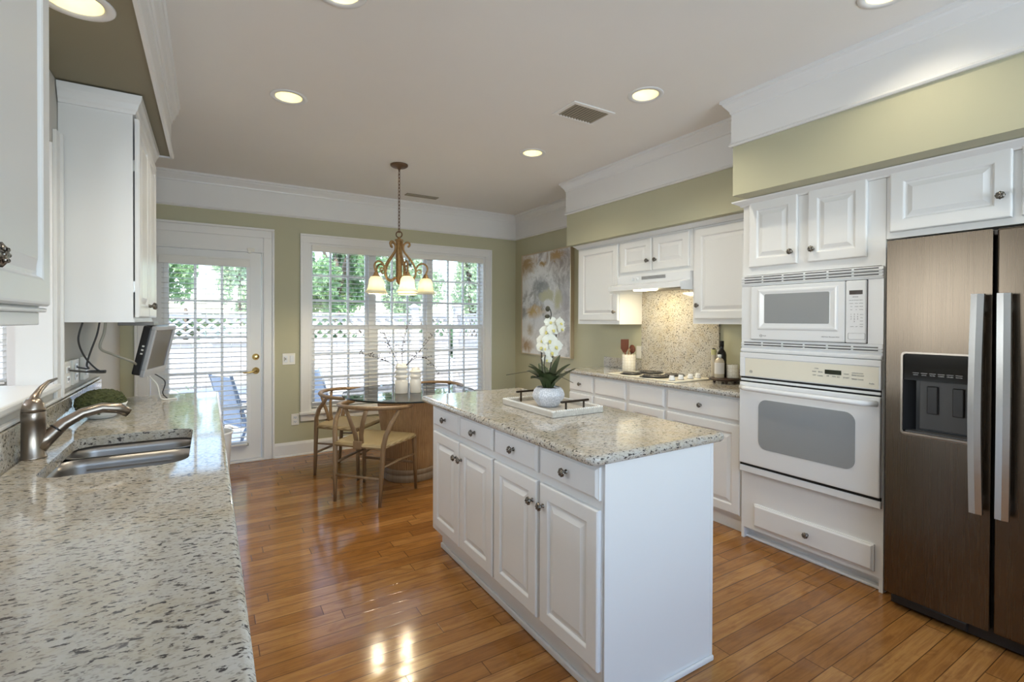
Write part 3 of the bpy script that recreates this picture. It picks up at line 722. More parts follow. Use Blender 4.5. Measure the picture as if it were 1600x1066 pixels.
# wall cabinets
UX = 3.075
def wall_cab(label, y0, y1, z0, z1, doors, rail=.028):
    t = thing('wall_cabinet', label, 'cabinet', (3.22, (y0+y1)/2, z0), 0, 'wall cabinets along the hob wall')
    mb = MB(); mb.box(UX, XR-.002, y0, y1, z0, z1); part('carcass', mb, M_cab, t)
    for (a, b, c, d, k, kh) in doors: door(t, faceX(UX, b, c, -1), b-a, d-c, {'l': .032, 'r': (b-a)-.032}[k], kh)
    return t
wall_cab('white wall cabinet between the painting and the range hood', 3.195, 3.765, 1.345, 2.07, [(3.205, 3.728, 1.380, 2.055, 'r', .075)])
wall_cab('small two-door white wall cabinet above the range hood', 2.425, 3.193, 1.755, 2.07, [(2.822, 3.172, 1.79, 2.055, 'r', .08), (2.452, 2.802, 1.79, 2.055, 'l', .08)])
wall_cab('white wall cabinet between the range hood and oven tower', 1.910, 2.423, 1.355, 2.07, [(1.925, 2.40, 1.392, 2.055, 'l', .10)])
mb = MB(); mb.sweep([(UX, 1.912), (UX, 3.77), (XR-.01, 3.77)], [(0, 0), (.010, 0), (.014, .008), (.022, .016), (.036, .026), (.036, .032), (0, .032)], 2.071); struct('trim_7', mb, M_cab)
# range hood
hd = thing('range_hood', 'white under-cabinet range hood with lit lamp above the hob', 'hood', (3.2, 2.81, 1.62))
HY0, HY1 = 2.427, 3.191
mb = MB(); P = [(XR-.024, 1.645), (XR-.024, 1.753), (3.045, 1.753), (3.045, 1.690), (2.935, 1.665), (2.930, 1.628), (2.942, 1.628), (2.950, 1.645)]
mb.rings([[(x, HY0, z) for x, z in P], [(x, HY1, z) for x, z in P]], True, True); 
for yy in (HY0, HY1-.004): mb.box(2.945, XR-.024, yy, yy+.004, 1.612, 1.646)
part('hood_body', mb, M_appl, hd)
mb = MB()
for k in range(5): mb.box(3.042, 3.046, 2.66, 2.91, 1.717+.0055*k, 1.7195+.0055*k)
part('vent_slots', mb, M_mgrey, hd)
for y in (3.005, 2.955): mb = MB(); mb.lathe([(.013, 0), (.013, .012), (.010, .016), (0, .016)], (0, 0, 0), 16, faceX(3.045, y, 1.725, -1), caps=False); mb.box(-.002, .002, -.012, .012, .014, .020, M=faceX(3.045, y, 1.725, -1)); part('knob', mb, M_appl, hd)
mb = MB(); mb.box(2.985, 3.075, 2.76, 2.95, 1.622, 1.646, .008); part('lamp_lens', mb, M_hoodlamp, hd)
mb = MB(); mb.box(3.09, 3.30, 2.56, 3.05, 1.632, 1.646, .003); part('filter', mb, M_mgrey, hd)
lamp('hood_lamp', 'AREA', (3.06, 2.85, 1.615), (0, math.radians(-14), 0), 2.6, (1, .82, .50), shape='RECTANGLE', size=.10, size_y=.20)

# oven tower with cabinet doors, over-fridge cabinet
TX = 2.90
tw = thing('oven_tower', 'tall white built-in cabinet housing the microwave and wall oven', 'cabinet', (3.1, 1.515, 0))
TY0, TY1 = 1.128, 1.905
mb = MB(); mb.box(TX, XR-.004, TY1-.018, TY1, .0, 2.10); mb.box(TX, XR-.004, TY0, TY0+.018, .0, 2.10); mb.box(TX, XR-.004, TY0+.018, TY1-.018, 1.662, 2.10); mb.box(TX, XR-.004, TY0+.018, TY1-.018, .07, .452); mb.box(XR-.03, XR-.004, TY0+.018, TY1-.018, .452, 1.662); part('carcass', mb, M_cab, tw)
mb = MB(); mb.box(TX+.06, TX+.08, TY0+.018, TY1-.018, 0, .07); mb.box(TX+.022, TX+.06, TY0, TY1, 0, .016, .005); part('toe_kick', mb, M_cab, tw)
door(tw, faceX(TX, 1.858, 1.712, -1), .297, .402, .297-.03, .07, .05); door(tw, faceX(TX, 1.502, 1.712, -1), .294, .405, .03, .07, .05)
drawer(tw, faceX(TX, 1.817, .098, -1), .652, .139)
fc = thing('wall_cabinet', 'wide white single-door cabinet above the steel fridge', 'cabinet', (3.1, .6, 1.79), 0, None)
mb = MB(); mb.box(TX, XR-.004, .14, TY0-.002, 1.79, 2.10); part('carcass', mb, M_cab, fc)
door(fc, faceX(TX, 1.108, 1.820, -1), .440, .30, .44-.032, .095, .055); door(fc, faceX(TX, .64, 1.820, -1), .440, .30, .032, .095, .055)
mb = MB(); mb.sweep([(TX, .14), (TX, TY1+.002), (UX-.05, TY1+.002)], [(0, 0), (.012, 0), (.016, .008), (.026, .014), (.050, .028), (.052, .036), (0, .036)], 2.1005); struct('trim_8', mb, M_cab)
# microwave
mw = thing('microwave_oven', 'white built-in microwave with louvred trim above the wall oven', 'microwave', (3.1, 1.515, 1.19))
mb = MB()
AX = TX-.004
mb.box(AX-.012, AX, TY0+.002, TY1-.001, 1.594, 1.658, .004); mb.box(AX-.012, AX, TY0+.002, TY1-.001, 1.192, 1.262, .004); mb.box(AX-.010, AX, TY0+.002, 1.199, 1.262, 1.594); mb.box(AX-.010, AX, 1.840, TY1-.001, 1.262, 1.594)
for z in (1.606, 1.622, 1.638, 1.234, 1.219): mb.box(AX-.020, AX-.010, TY0+.004, TY1-.003, z, z+.006, .002)
mb.box(AX-.024, AX-.008, TY0+.002, TY1-.001, 1.183, 1.206, .008); part('trim_kit', mb, M_appl, mw)
for nm, zs in (('upper_vent_slots', (1.6285, 1.613, 1.6455)), ('lower_vent_slots', (1.226, 1.241))):
    mb = MB()
    for z in zs:
        for k in range(6):
            y0 = TY0+.02+k*.124; mb.box(AX-.014, AX-.0115, y0+.004, y0+.116, z+.0005, z+.006)
    part(nm, mb, M_dgrey, mw)
MY0, MY1 = 1.203, 1.836
mb = MB(); mb.box(AX-.006, XR-.07, MY0-.003, MY1+.003, 1.258, 1.596); part('housing', mb, M_dark, mw)
mf = AX-.022
mb = MB(); mb.box(mf, AX-.004, 1.303, MY1, 1.264, 1.592, .006)
md = part('door', mb, M_appl, mw)
mb = MB(); M = faceX(mf, 1.79, 1.325, -1); WW, HH = 1.79-1.335, .245
mb.rings([rect_loop(M, i, z, WW, HH) for i, z in [(0, 0), (.006, .004), (.014, .005), (.040, -.0), (.044, .0005)]], False, True); part('window_frame', mb, M_appl, md)
mb = MB(); mb.prism(rrect(.044, WW-.044, .040, HH-.030, .008), .0006, .0022, M); part('window', mb, M_mwglass, md)
mb = MB(); mb.box(mf, AX-.004, MY0, 1.300, 1.264, 1.592, .006); cp = part('control_panel', mb, M_appl, mw)
mb = MB(); mb.box(mf-.0015, mf, 1.219, 1.281, 1.518, 1.540); part('display', mb, mat('dark_display', (.03, .014, .008), .15), cp)
mb = MB(); M = faceX(mf, 1.285, 1.283, -1); mb.rings([[M @ Vector((x, y, z)) for x, y in rrect(i, .078-i, i, .033-i, .006-i*.5, 4)] for i, z in ((0, .0003), (.001, .002), (.0025, .002), (.0028, .0012))], False, True); part('door_button', mb, M_appl, cp)
mb = MB(); M = faceX(mf, 1.286, 1.283, -1); mb.rings([[M @ Vector((x, y, z)) for x, y in rrect(-.0006, .0806, -.0006, .0336, .006, 4)] for z in (.0001, .0006)], False, True); part('button_seam', mb, M_mgrey, cp)
def glyphs(root, rows, x, name='key_legends', mt=M_ink):
    mb = MB()
    for txt, y, z, s in rows: mb.merge(text_mb(txt, s, faceX(x-.0004, y, z, -1)).bm)
    return part(name, mb, mt, root)
rows = [('SENSOR', 1.252, 1.505, .0075)]
for k, (a, b, c_) in enumerate((('POPCORN', 'BEVERAGE', 'REHEAT'), ('POTATO', 'COOK', 'DEFROST'), ('TIME', 'EXPRESS', 'POWER'), ('HELP', 'SET', 'OPTION'))):
    for y, tx in ((1.271, a), (1.247, b), (1.225, c_)): rows.append((tx, y, 1.488-.0165*k, .0046))
for k, r3 in enumerate(('123', '456', '789')):
    for q, ch in enumerate(r3): rows.append((ch, 1.272-.0155*q, 1.414-.0125*k, .010))
rows += [('0', 1.2565, 1.3765, .010)]
for k, tx in enumerate(('AUTO', 'FAN', 'LIGHT', 'START')): rows.append((tx, 1.223, 1.413-.017*k, .0055))
for y, tx in ((1.268, 'CLEAR'), (1.246, 'OFF'), (1.224, 'PAUSE')): rows.append((tx, y, 1.350, .0055))
glyphs(cp, rows, mf)
def emblem(root, x, y, z, r):
    M = faceX(x, y, z, -1); mb = MB(); mb.rings([[M @ Vector((rr*math.cos(2*PI*k/24), rr*math.sin(2*PI*k/24), h)) for k in range(24)] for rr, h in ((r, .0001), (r, .0007), (r*.84, .0007), (r*.84, .0001))])
    mb.merge(text_mb('GE', r*1.15, M @ Matrix.Translation((0, 0, .0004))).bm); part('emblem', mb, M_ink, root)
emblem(md, mf, 1.768, 1.288, .0085); glyphs(md, [('Profile', 1.745, 1.288, .008), ('1000 Watts  Microwave Oven', 1.374, 1.292, .0075)], mf, 'lettering')
# wall oven
wo = thing('wall_oven', 'white built-in wall oven with grey window and bar handle', 'oven', (3.1, 1.515, .455))
mb = MB(); mb.box(AX, XR-.08, TY0+.021, TY1-.021, .458, 1.180); mb.box(AX-.008, AX, TY0+.002, TY1-.001, .455, 1.181, .003); part('oven_body', mb, M_appl, wo)
mb = MB(); mb.box(AX-.026, AX-.008, TY0+.003, TY1-.003, 1.030, 1.181, .006); mb.box(AX-.030, AX-.02, TY0+.003, TY1-.003, 1.148, 1.181, .004); mb.box(AX-.030, AX-.02, TY1-.036, TY1-.003, 1.03, 1.15, .004); mb.box(AX-.030, AX-.02, TY0+.003, TY0+.012, 1.03, 1.15, .003); op = part('control_panel', mb, M_appl, wo)
mb = MB(); mb.box(AX-.0275, AX-.0262, TY0+.014, TY1-.038, 1.036, 1.146, .0005); part('panel_overlay', mb, M_applc, op)
px = AX-.028
mb = MB(); mb.box(px-.0012, px, 1.314, 1.396, 1.090, 1.114); part('display', mb, mat('green_black_display', (.018, .022, .01), .2), op)
emblem(op, px, 1.827, 1.064, .0085)
glyphs(op, [('OVEN', 1.44, 1.116, .008), ('BAKE', 1.451, 1.098, .009), ('BROIL', 1.419, 1.098, .009), ('OFF', 1.451, 1.078, .011), ('CLEAN', 1.421, 1.077, .009), ('HR', 1.381, 1.080, .010), ('MIN', 1.350, 1.079, .010), ('SET', 1.327, 1.078, .010), ('COOK', 1.290, 1.098, .008), ('START', 1.290, 1.078, .010), ('CONVECTION', 1.237, 1.107, .008), ('BAKE', 1.252, 1.095, .010), ('ROAST', 1.222, 1.095, .010), ('TIMER', 1.252, 1.075, .010), ('CLOCK', 1.222, 1.075, .008), ('Profile', 1.172, 1.060, .009)], px)
mb = MB(); mb.box(AX-.018, AX-.006, TY0+.008, TY1-.006, .995, 1.028); part('vent_gap', mb, M_dark, wo)
mb = MB(); mb.box(AX-.024, AX-.012, TY0+.006, TY1-.006, 1.005, 1.019, .003); part('vent_strip', mb, M_appl, wo)
mb = MB(); mb.box(AX-.034, AX-.008, TY0+.004, TY1-.004, .486, .996, .006); od = part('door', mb, M_appl, wo)
mb = MB(); mb.prism(rrect(1.243, 1.772, .598, .900, .05), 0, .0025, Matrix(((0, 0, -1, AX-.034), (1, 0, 0, 0), (0, 1, 0, 0), (0, 0, 0, 1)))); part('window', mb, M_ovenglass, od)
mb = MB(); n = 14
pts = [(AX-.034-.040*min(1, math.sin(PI*min(max(t*6, 0), .5) if t < .5 else PI*min((1-t)*6, .5)))-.010*math.sin(PI*t), TY1-.018-(TY1-TY0-.036)*t, .962) for t in [k/n for k in range(n+1)]]
mb.tube(pts, .017, 12, flat=.9); part('handle', mb, M_appl, od)
mb = MB(); mb.box(AX-.020, AX-.006, TY0+.004, TY1-.004, .470, .486); part('lower_gap', mb, M_dark, wo)
mb = MB(); mb.box(AX-.026, AX-.006, TY0+.002, TY1-.002, .430, .470, .005); part('lower_trim', mb, M_appl, wo)
# fridge
fr = thing('refrigerator', 'brown-grey stainless side-by-side refrigerator with ice dispenser', 'fridge', (3.05, .62, 0))
FF = 2.785; FYL, FYR = 1.078, .165; GP = .695
mb = MB(); mb.box(2.862, XR-.03, FYR+.004, FYL-.004, .03, 1.745); mb.box(2.80, 2.90, .2, 1.05, 1.74, 1.762, .004); part('cabinet_body', mb, M_dgrey, fr)
mb = MB(); mb.box(2.83, 2.87, FYR+.01, FYL-.01, .012, .085, .004); mb.box(2.815, 2.835, .78, 1.06, .02, .06, .006); part('base_grille', mb, M_black, fr)
mb = MB()
for y in (.25, 1.0): mb.cyl((2.95, y, 0), (2.95, y, .03), .02)
part('feet', mb, M_black, fr)
DX_ = 2.858
def fdoor(y0, y1, hole):
    mb = MB(); Z0, Z1 = .075, 1.765
    if not hole: mb.box(FF, DX_, y0, y1, Z0, Z1, .008, seg=3)
    else:
        h0, h1, hz0, hz1 = hole; ys = [(y0, y1)]; M = Matrix(((0, 0, 1, 0), (1, 0, 0, 0), (0, 1, 0, 0), (0, 0, 0, 1)))
        for x in (FF, DX_):
            b = MB(); holed(b, rrect(y0, y1, Z0, Z1, .006, 2), [rrect(h0, h1, hz0, hz1, .018, 4)], x); mb.merge(b.bm, M)
        for loop in (rrect(y0, y1, Z0, Z1, .006, 2), rrect(h0, h1, hz0, hz1, .018, 4)): mb.rings([[(FF, y, z) for y, z in loop], [(DX_, y, z) for y, z in loop]])
        bmesh.ops.remove_doubles(mb.bm, verts=mb.bm.verts[:], dist=1e-5)
    return mb
DH = (.758, 1.018, .846, 1.236)
d1 = part('freezer_door', fdoor(GP+.007, FYL, DH), M_steel, fr); d2 = part('fridge_door', fdoor(FYR, GP-.005, None), M_steel, fr)
mb = MB(); mb.box(2.82, DX_, GP-.006, GP+.008, .08, 1.75); part('door_gasket', mb, M_dark, fr)
for dd, y, sg in ((d1, .735, 1), (d2, .655, -1)):
    mb = MB(); n = 16; W = .021
    L = []
    for k in range(n+1):
        t = k/n; z = .572+(1.494-.572)*t; bow = FF-.052-.012*math.sin(PI*t)
        yy = y+.004*sg*math.sin(PI*t)
        L.append([(bow, yy-W, z), (bow-.003, yy, z), (bow, yy+W, z), (bow+.016, yy+W, z), (bow+.016, yy-W, z)])
    mb.rings(L, True, True); 
    for z in (.62, 1.44): mb.box(FF-.055, FF+.002, y-.012, y+.012, z-.02, z+.02, .003)
    part('handle', mb, M_steelh, dd)
dpn = mb = MB(); M = Matrix(((0, 0, 1, 0), (1, 0, 0, 0), (0, 1, 0, 0), (0, 0, 0, 1)))
out = rrect(DH[0], DH[1], DH[2], DH[3], .018, 4); inn = rrect(DH[0]+.008, DH[1]-.008, DH[2]+.012, DH[3]-.008, .014, 4)
mb.rings([[(FF+.004, y, z) for y, z in out], [(FF-.004, y, z) for y, z in out], [(FF-.004, y, z) for y, z in inn], [(FF+.006, y, z) for y, z in inn]]); mb.box(FF-.010, FF+.07, DH[0]+.006, DH[1]-.006, DH[2]+.002, DH[2]+.016, .004); part('dispenser_frame', mb, steel('dispenser_frame_metal', (.33, .29, .25), .3), d1)
mb = MB(); mb.box(FF+.003, FF+.02, DH[0]+.006, DH[1]-.006, 1.105, DH[3]-.006); part('dispenser_panel', mb, mat('gloss_black', (.006, .006, .006), .08), d1)
mb = MB(); Y0_, Y1_ = DH[0]+.007, DH[1]-.007; cx = FF+.066
mb.rings([[(FF+.004, Y0_, DH[2]+.014), (FF+.004, Y1_, DH[2]+.014), (FF+.004, Y1_, 1.106), (FF+.004, Y0_, 1.106)], [(cx, Y0_+.002, DH[2]+.02), (cx, Y1_-.03, DH[2]+.02), (cx, Y1_-.03, 1.106), (cx, Y0_+.002, 1.106)]], False, True); part('dispenser_recess', mb, M_black, d1)
mb = MB(); mb.box(cx-.006, cx-.001, Y0_+.012, Y1_-.045, DH[2]+.03, 1.10, .002); part('recess_back_panel', mb, M_recess, d1)
for y in (.915, .823): mb = MB(); mb.box(cx-.02, cx-.008, y-.02, y+.02, .950, 1.078, .004); part('paddle', mb, M_paddle, d1)
mb = MB(); mb.box(FF+.006, cx-.008, Y0_+.006, Y1_-.01, DH[2]+.016, DH[2]+.022); part('drip_tray', mb, M_dgrey, d1)
rows = [(tx, .962-.031*k, 1.131, .0068) for k, tx in enumerate(('LIGHT', 'LOCK', 'FILTER', 'CUBED', 'CRUSH', 'WATER'))]
o_ = glyphs(d1, rows, FF+.003, 'control_legends', M_inkl)
mb = MB()
for k in range(6): mb.box(FF+.0018, FF+.003, .962-.031*k-.012, .962-.031*k+.012, 1.139, 1.1405)
part('legend_bars', mb, M_inkl, d1)

# hob
hb = thing('electric_hob', 'white four-ring electric hob set in the granite worktop', 'hob', (3.13, 2.80, .921))
HX0, HX1, HB0, HB1 = 2.895, 3.335, 2.44, 3.15
mb = MB(); mb.prism(rrect(HX0, HX1, HB0, HB1, .012, 3), .9215, .932, bev=.004); part('hob_plate', mb, M_applc, hb)
for (x, y, r) in ((3.0, 2.98, .080), (3.215, 2.97, .10), (3.01, 2.735, .105), (3.22, 2.72, .082)):
    mb = MB(); mb.lathe([(r+.012, .9322), (r+.010, .9345), (r-.002, .9345)], (x, y, 0), 32, caps=False); mb.lathe([(r-.002, .9335), (.0, .9335)], (x, y, 0), 32, caps=False); bn = part('drip_bowl', mb, M_black, hb)
    mb = MB(); pts = []; tn = 4
    for k in range(tn*24+1): a = 2*PI*k/24; rr = .022+(r-.026)*k/(tn*24); pts.append((x+rr*math.cos(a), y+rr*math.sin(a), .941))
    mb.tube(pts, .0055, 6); part('coil', mb, M_dgrey, bn)
for x in (2.955, 3.055, 3.165, 3.255):
    mb = MB(); mb.lathe([(.024, .932), (.023, .938), (.021, .940), (.020, .956), (.017, .961), (0, .962)], (x, 2.515, 0), 18, caps=False); mb.box(x-.004, x+.004, 2.495, 2.535, .958, .968, .002); kb = part('control_knob', mb, M_appl, hb)
    mb = MB(); mb.lathe([(.026, .9322), (.026, .9345), (.0, .9345)], (x, 2.515, 0), 18, caps=False); part('knob_skirt', mb, M_black, kb)
# crock, utensils, socket
def crock(x, y, z, r, h, name, label, cat):
    t = thing(name, label, cat, (x, y, z)); mb = MB(); mb.lathe([(r*.96, 0), (r, .004), (r, h-.003), (r-.002, h), (r-.006, h-.002), (r-.006, .012), (0, .012)], (x, y, z), 32); part('pot', mb, M_hex, t); return t
M_hex = mat('hexagon_ceramic', (.80, .77, .68), .3); g = NG(M_hex)
tc = g.n('TexCoord'); sp = g.n('SeparateXYZ'); g.l(tc.outputs['Object'], sp.inputs[0])
an = g.math('ARCTAN2', sp.outputs[1], sp.outputs[0])
cbx = g.n('CombineXYZ'); g.l(g.math('MULTIPLY', an, .055*38), cbx.inputs[0]); g.l(g.math('MULTIPLY', sp.outputs[2], 38), cbx.inputs[1])
vo = g.n('TexVoronoi', feature='DISTANCE_TO_EDGE'); vo.inputs['Scale'].default_value = 1.0; vo.inputs['Randomness'].default_value = .35; g.l(cbx.outputs[0], vo.inputs['Vector'])
g.l(g.mix(g.ramp(vo.outputs[0], [(.015, (1, 1, 1)), (.04, (0, 0, 0))]), (.80, .77, .68), (.50, .42, .28)), g.b.inputs['Base Color'])
CX, CY = 3.255, 3.26
crock(CX, CY, .9215, .060, .150, 'utensil_crock', 'cream hexagon-patterned crock holding brown utensils beside the hob', 'crock')
t = thing('spatula', 'flat brown spatula standing in the hexagon crock', 'spatula', (CX, CY+.02, .935))
mb = MB(); mb.tube([(CX-.01, CY, .937), (CX-.025, CY+.028, 1.10)], .006, 8); part('handle', mb, M_spoon, t)
mb = MB(); A = Matrix.Translation((CX-.026, CY+.029, 1.085)) @ Matrix.Rotation(.9, 4, 'Z') @ Matrix.Rotation(-.12, 4, 'Y')
mb.box(-.004, .004, -.036, .036, .035, .125, .003, M=A); mb.prism([(-.012, 0), (.012, 0), (.034, .04), (-.034, .04)], -.003, .003, A @ Matrix(((0, 0, 1, 0), (1, 0, 0, 0), (0, 1, 0, 0), (0, 0, 0, 1)))); part('blade', mb, M_spoon, t)
t = thing('wooden_spoon', 'dark round wooden spoon standing in the hexagon crock', 'spoon', (CX, CY-.01, .935))
mb = MB(); mb.tube([(CX+.01, CY, .937), (CX+.01, CY-.022, 1.10)], .006, 8); part('handle', mb, M_spoon, t)
mb = MB(); mb.sphere((CX+.01, CY-.03, 1.120), .040, 14, (.45, .9, 1)); part('bowl', mb, M_spoon, t)
mb = MB(); mb.tube([(CX-.02, CY-.01, .937), (CX-.035, CY-.03, 1.09), (CX-.04, CY-.046, 1.125)], [.005, .007, .010], 8, flat=.5); solo('wooden_spoon', mb, M_spoonl, 'pale slim wooden spoon crossing before the dark one in the crock', 'spoon')
mb = MB(); mb.box(XR-.008, XR-.001, 3.205, 3.275, 1.03, 1.145, .003); solo('wall_socket', mb, M_plate, 'white socket plate on the wall half hidden behind the utensil crock', 'socket')
# board with bottles and cup
BX, BY = 3.235, 2.268
t = thing('serving_board', 'round dark wooden riser on little feet beside the oven tower', 'board', (BX, BY, .9215))
mb = MB(); mb.lathe([(.10, .0), (.102, .006), (.102, .014), (.099, .018), (0, .018)], (BX, BY, .942), 32); part('board', mb, M_board, t)
for k in range(4): a = PI/4+PI/2*k; mb = MB(); mb.sphere((BX+.07*math.cos(a), BY+.07*math.sin(a), .932), .0105, 10); part('foot', mb, M_board, t)
mb = MB(); mb.lathe([(.104, .012), (.108, .012), (.108, .007), (.104, .007)], (BX, BY, .942), 32, caps=False); part('metal_band', mb, M_bronze, t)
zb = .9605
def bottle(x, y, prof, mt, label, cap, lab=None, labm=None):
    t = thing('bottle', label, 'bottle', (x, y, zb)); mb = MB(); mb.lathe(prof, (x, y, zb), 24); part('glass_body', mb, mt, t)
    mb = MB(); mb.lathe(cap[0], (x, y, zb), 16); part('stopper', mb, cap[1], t)
    if lab: mb = MB(); mb.lathe(lab, (x, y, zb), 24, caps=False); part('label', mb, labm, t)
M_dkglass = mat('dark_bottle_glass', (.012, .010, .007), .08); M_labelw = mat('paper_label', (.66, .64, .62), .6); M_labely = mat('yellow_label', (.50, .48, .22), .5)
M_clglass = mat('pale_bottle_glass', (.50, .44, .34), .08)
bottle(BX+.026, BY+.043, [(.031, 0), (.033, .005), (.033, .165), (.028, .185), (.014, .205), (.0125, .255), (.0145, .257), (.0145, .266), (0, .266)], M_dkglass, 'tall dark wine bottle at the back of the round riser', ([(.0148, .225), (.0150, .268), (0, .269)], M_dark), [(.0335, .05), (.0335, .13)], M_dkglass)
bottle(BX-.043, BY+.013, [(.033, 0), (.034, .004), (.034, .12), (.026, .138), (.013, .145), (.012, .160), (0, .160)], M_clglass, 'short square-shouldered bottle with white label on the round riser', ([(.014, .148), (.014, .170), (0, .171)], M_appl), [(.0345, .03), (.0345, .112)], M_labelw)
bottle(BX-.030, BY+.071, [(.016, 0), (.018, .004), (.018, .15), (.013, .165), (.011, .20), (0, .20)], M_clglass, 'slim bottle with yellow neck label between the other two bottles', ([(.012, .198), (.012, .212), (0, .213)], M_dkglass), [(.0188, .165), (.0188, .205)], M_labely)
crock(BX+.038, BY-.037, zb, .040, .098, 'ceramic_cup', 'small cream hexagon-patterned cup on the round riser by the oven', 'cup')
# painting
M_paint = mat('abstract_canvas', (.6, .6, .6), .5); g = NG(M_paint)
v = g.obj(); n1 = g.noise(v, 3.2, 5, .65, .8); n2 = g.noise(g.obj(rot=(.5, .3, 0)), 2.3, 5, .6, .5); n3 = g.noise(v, 6.5, 8, .75, 1.2)
sp = g.n('SeparateXYZ'); tc = g.n('TexCoord'); g.l(tc.outputs['Object'], sp.inputs[0])
c = g.ramp(n1, [(.28, (.24, .235, .23)), (.40, (.48, .475, .46)), (.48, (.80, .80, .79)), (.66, (.88, .88, .87)), (.80, (.66, .66, .69))])
def spot(c, y, z, ry, rz, col, lo=.45, hi=.60, k=1.0):
    lo, hi = lo+.06, hi+.16
    dy = g.math('DIVIDE', g.math('SUBTRACT', sp.outputs[1], y), ry); dz = g.math('DIVIDE', g.math('SUBTRACT', sp.outputs[2], z), rz)
    d = g.math('SQRT', g.math('ADD', g.math('MULTIPLY', dy, dy), g.math('MULTIPLY', dz, dz)))
    f = g.math('MULTIPLY_ADD', g.math('SUBTRACT', 1.0, d), .40, g.math('MULTIPLY', n3, .95))
    return g.mix(g.ramp(f, [(lo, (0, 0, 0)), (hi, (k, k, k))]), c, col)
PYC = 4.69
c = spot(c, -.40, .60, .28, .9, (.36, .34, .36), .45, .75, .8); c = spot(c, -.30, 1.10, .45, .20, (.30, .26, .245), .45, .7, .9)
c = spot(c, .40, 1.10, .28, .18, (.42, .29, .14), .4, .62); c = spot(c, -.22, 1.15, .20, .09, (.45, .30, .13), .45, .6); c = spot(c, .05, 1.08, .12, .06, (.45, .30, .12), .5, .62)
c = spot(c, .10, .78, .20, .2, (.30, .31, .30), .45, .62); c = spot(c, .22, .52, .26, .09, (.56, .38, .14), .42, .52); c = spot(c, -.05, .70, .28, .10, (.58, .57, .38), .48, .58); c = spot(c, -.25, .66, .12, .2, (.58, .57, .36), .50, .6)
c = spot(c, .30, .30, .10, .10, (.48, .38, .22), .48, .6); c = spot(c, .40, .10, .2, .12, (.42, .29, .17), .45, .62); c = spot(c, .0, .32, .42, .30, (.74, .74, .74), .45, .62, .9); c = spot(c, .44, .50, .12, .12, (.30, .30, .29), .45, .6, .8)
g.l(c, g.b.inputs['Base Color']); g.bump(n3, .5, .01)
pt = thing('painting', 'tall abstract grey and gold painting in thin pale frame on the right wall', 'painting', (XR, PYC, .965))
PA0, PA1, PZ0, PZ1 = 4.195, 5.185, .965, 2.185
mb = MB(); mb.box(XR-.040, XR-.004, PA0+.012, PA1-.012, PZ0+.012, PZ1-.012)
bm = mb.bm; cv = part('canvas', mb, M_paint, pt)
mb = MB()
for (a, b, c_, d) in ((PA0, PA0+.012, PZ0, PZ1), (PA1-.012, PA1, PZ0, PZ1), (PA0+.012, PA1-.012, PZ0, PZ0+.012), (PA0+.012, PA1-.012, PZ1-.012, PZ1)): mb.box(XR-.05, XR-.002, a, b, c_, d)
part('frame', mb, mat('champagne_frame', (.60, .50, .36), .3, .6), pt)
# ------------------------------------------------------------------ left hand run
SH = rrect(-.432, -.058, 1.885, 2.472, .07, 6)
LX1 = .052
mb = slab_mb([(LX1, -.9), (LX1, 3.62), (LX1-.02, 3.64), (XL+.023, 3.64), (XL+.023, -.9)], [SH], .884, .921, .014)
solo('sink_worktop', mb, M_gran, 'long granite worktop with the sink in the left foreground', 'worktop')
mb = MB(); mb.box(XL+.001, XL+.022, -.9, 3.64, .885, 1.032, .002); solo('splashback', mb, M_gran, 'low granite upstand behind the sink and tap', 'splashback')
def base_left(label, y0, y1, nd):
    t = thing('base_cabinet', label, 'cabinet', (-.25, (y0+y1)/2, 0), 0, 'base cabinets under the sink worktop')
    mb = MB(); X = .0
    mb.box(XL+.004, X, y0+.001, y1-.001, .10, .64); mb.box(X-.02, X, y0+.001, y1-.001, .64, .882); mb.box(XL+.004, X-.02, y0+.001, y0+.02, .64, .882); mb.box(XL+.004, X-.02, y1-.02, y1-.001, .64, .882); part('carcass', mb, M_cab, t)
    mb = MB(); mb.box(XL+.05, X-.06, y0, y1, 0, .10); part('toe_kick', mb, M_cab, t)
    W = (y1-y0-.03)/nd
    for k in range(nd):
        a = y0+.015+k*W+.006; M = faceX(X, a, .724, 1); drawer(t, M, W-.012, .14); door(t, faceX(X, a, .118, 1), W-.012, .585, (.03 if k % 2 else W-.042), .5)
base_left('white base cabinet below the near end of sink worktop', -.9, .5, 3); base_left('white base cabinet just before the sink', .5, 1.75, 3); base_left('white base cabinet directly under the steel sink', 1.75, 2.65, 2); base_left('white base cabinet at the far end of sink worktop', 2.65, 3.62, 2)
# sink
sk = thing('kitchen_sink', 'undermounted stainless double-bowl sink in the left worktop', 'sink', (-.245, 2.18, .68))
def bowl(y0, y1, dz=0):
    mb = MB(); x0, x1 = -.436, -.054; L = []
    for ins, z, r in ((0, .883, .065), (.004, .858, .065), (.012, .72, .06), (.03, .695, .05), (.07, .688, .03)): L.append([(x, y, z) for x, y in rrect(x0+ins, x1-ins, y0+ins, y1-ins, r, 6)])
    L0 = [(x, y, .8825-dz) for x, y in rrect(x0-.02, x1+.02, y0-.006, y1+.006, .07, 6)]
    mb.rings([L0]+L, False, True, smooth=True); return mb
for y0, y1 in ((1.882, 2.255), (2.279, 2.476)):
    o = part('bowl', bowl(y0, y1, 0), M_sink, sk); mb = MB(); yc = (y0+y1)/2; mb.lathe([(.045, .689), (.043, .692), (.034, .691), (.030, .688), (0, .688)], (-.245, yc, 0), 24, caps=False); part('drain', mb, M_steelh, o)
mb = MB(); mb.box(-.43, -.06, 2.250, 2.284, .825, .858, .010); part('divider', mb, M_sink, sk)
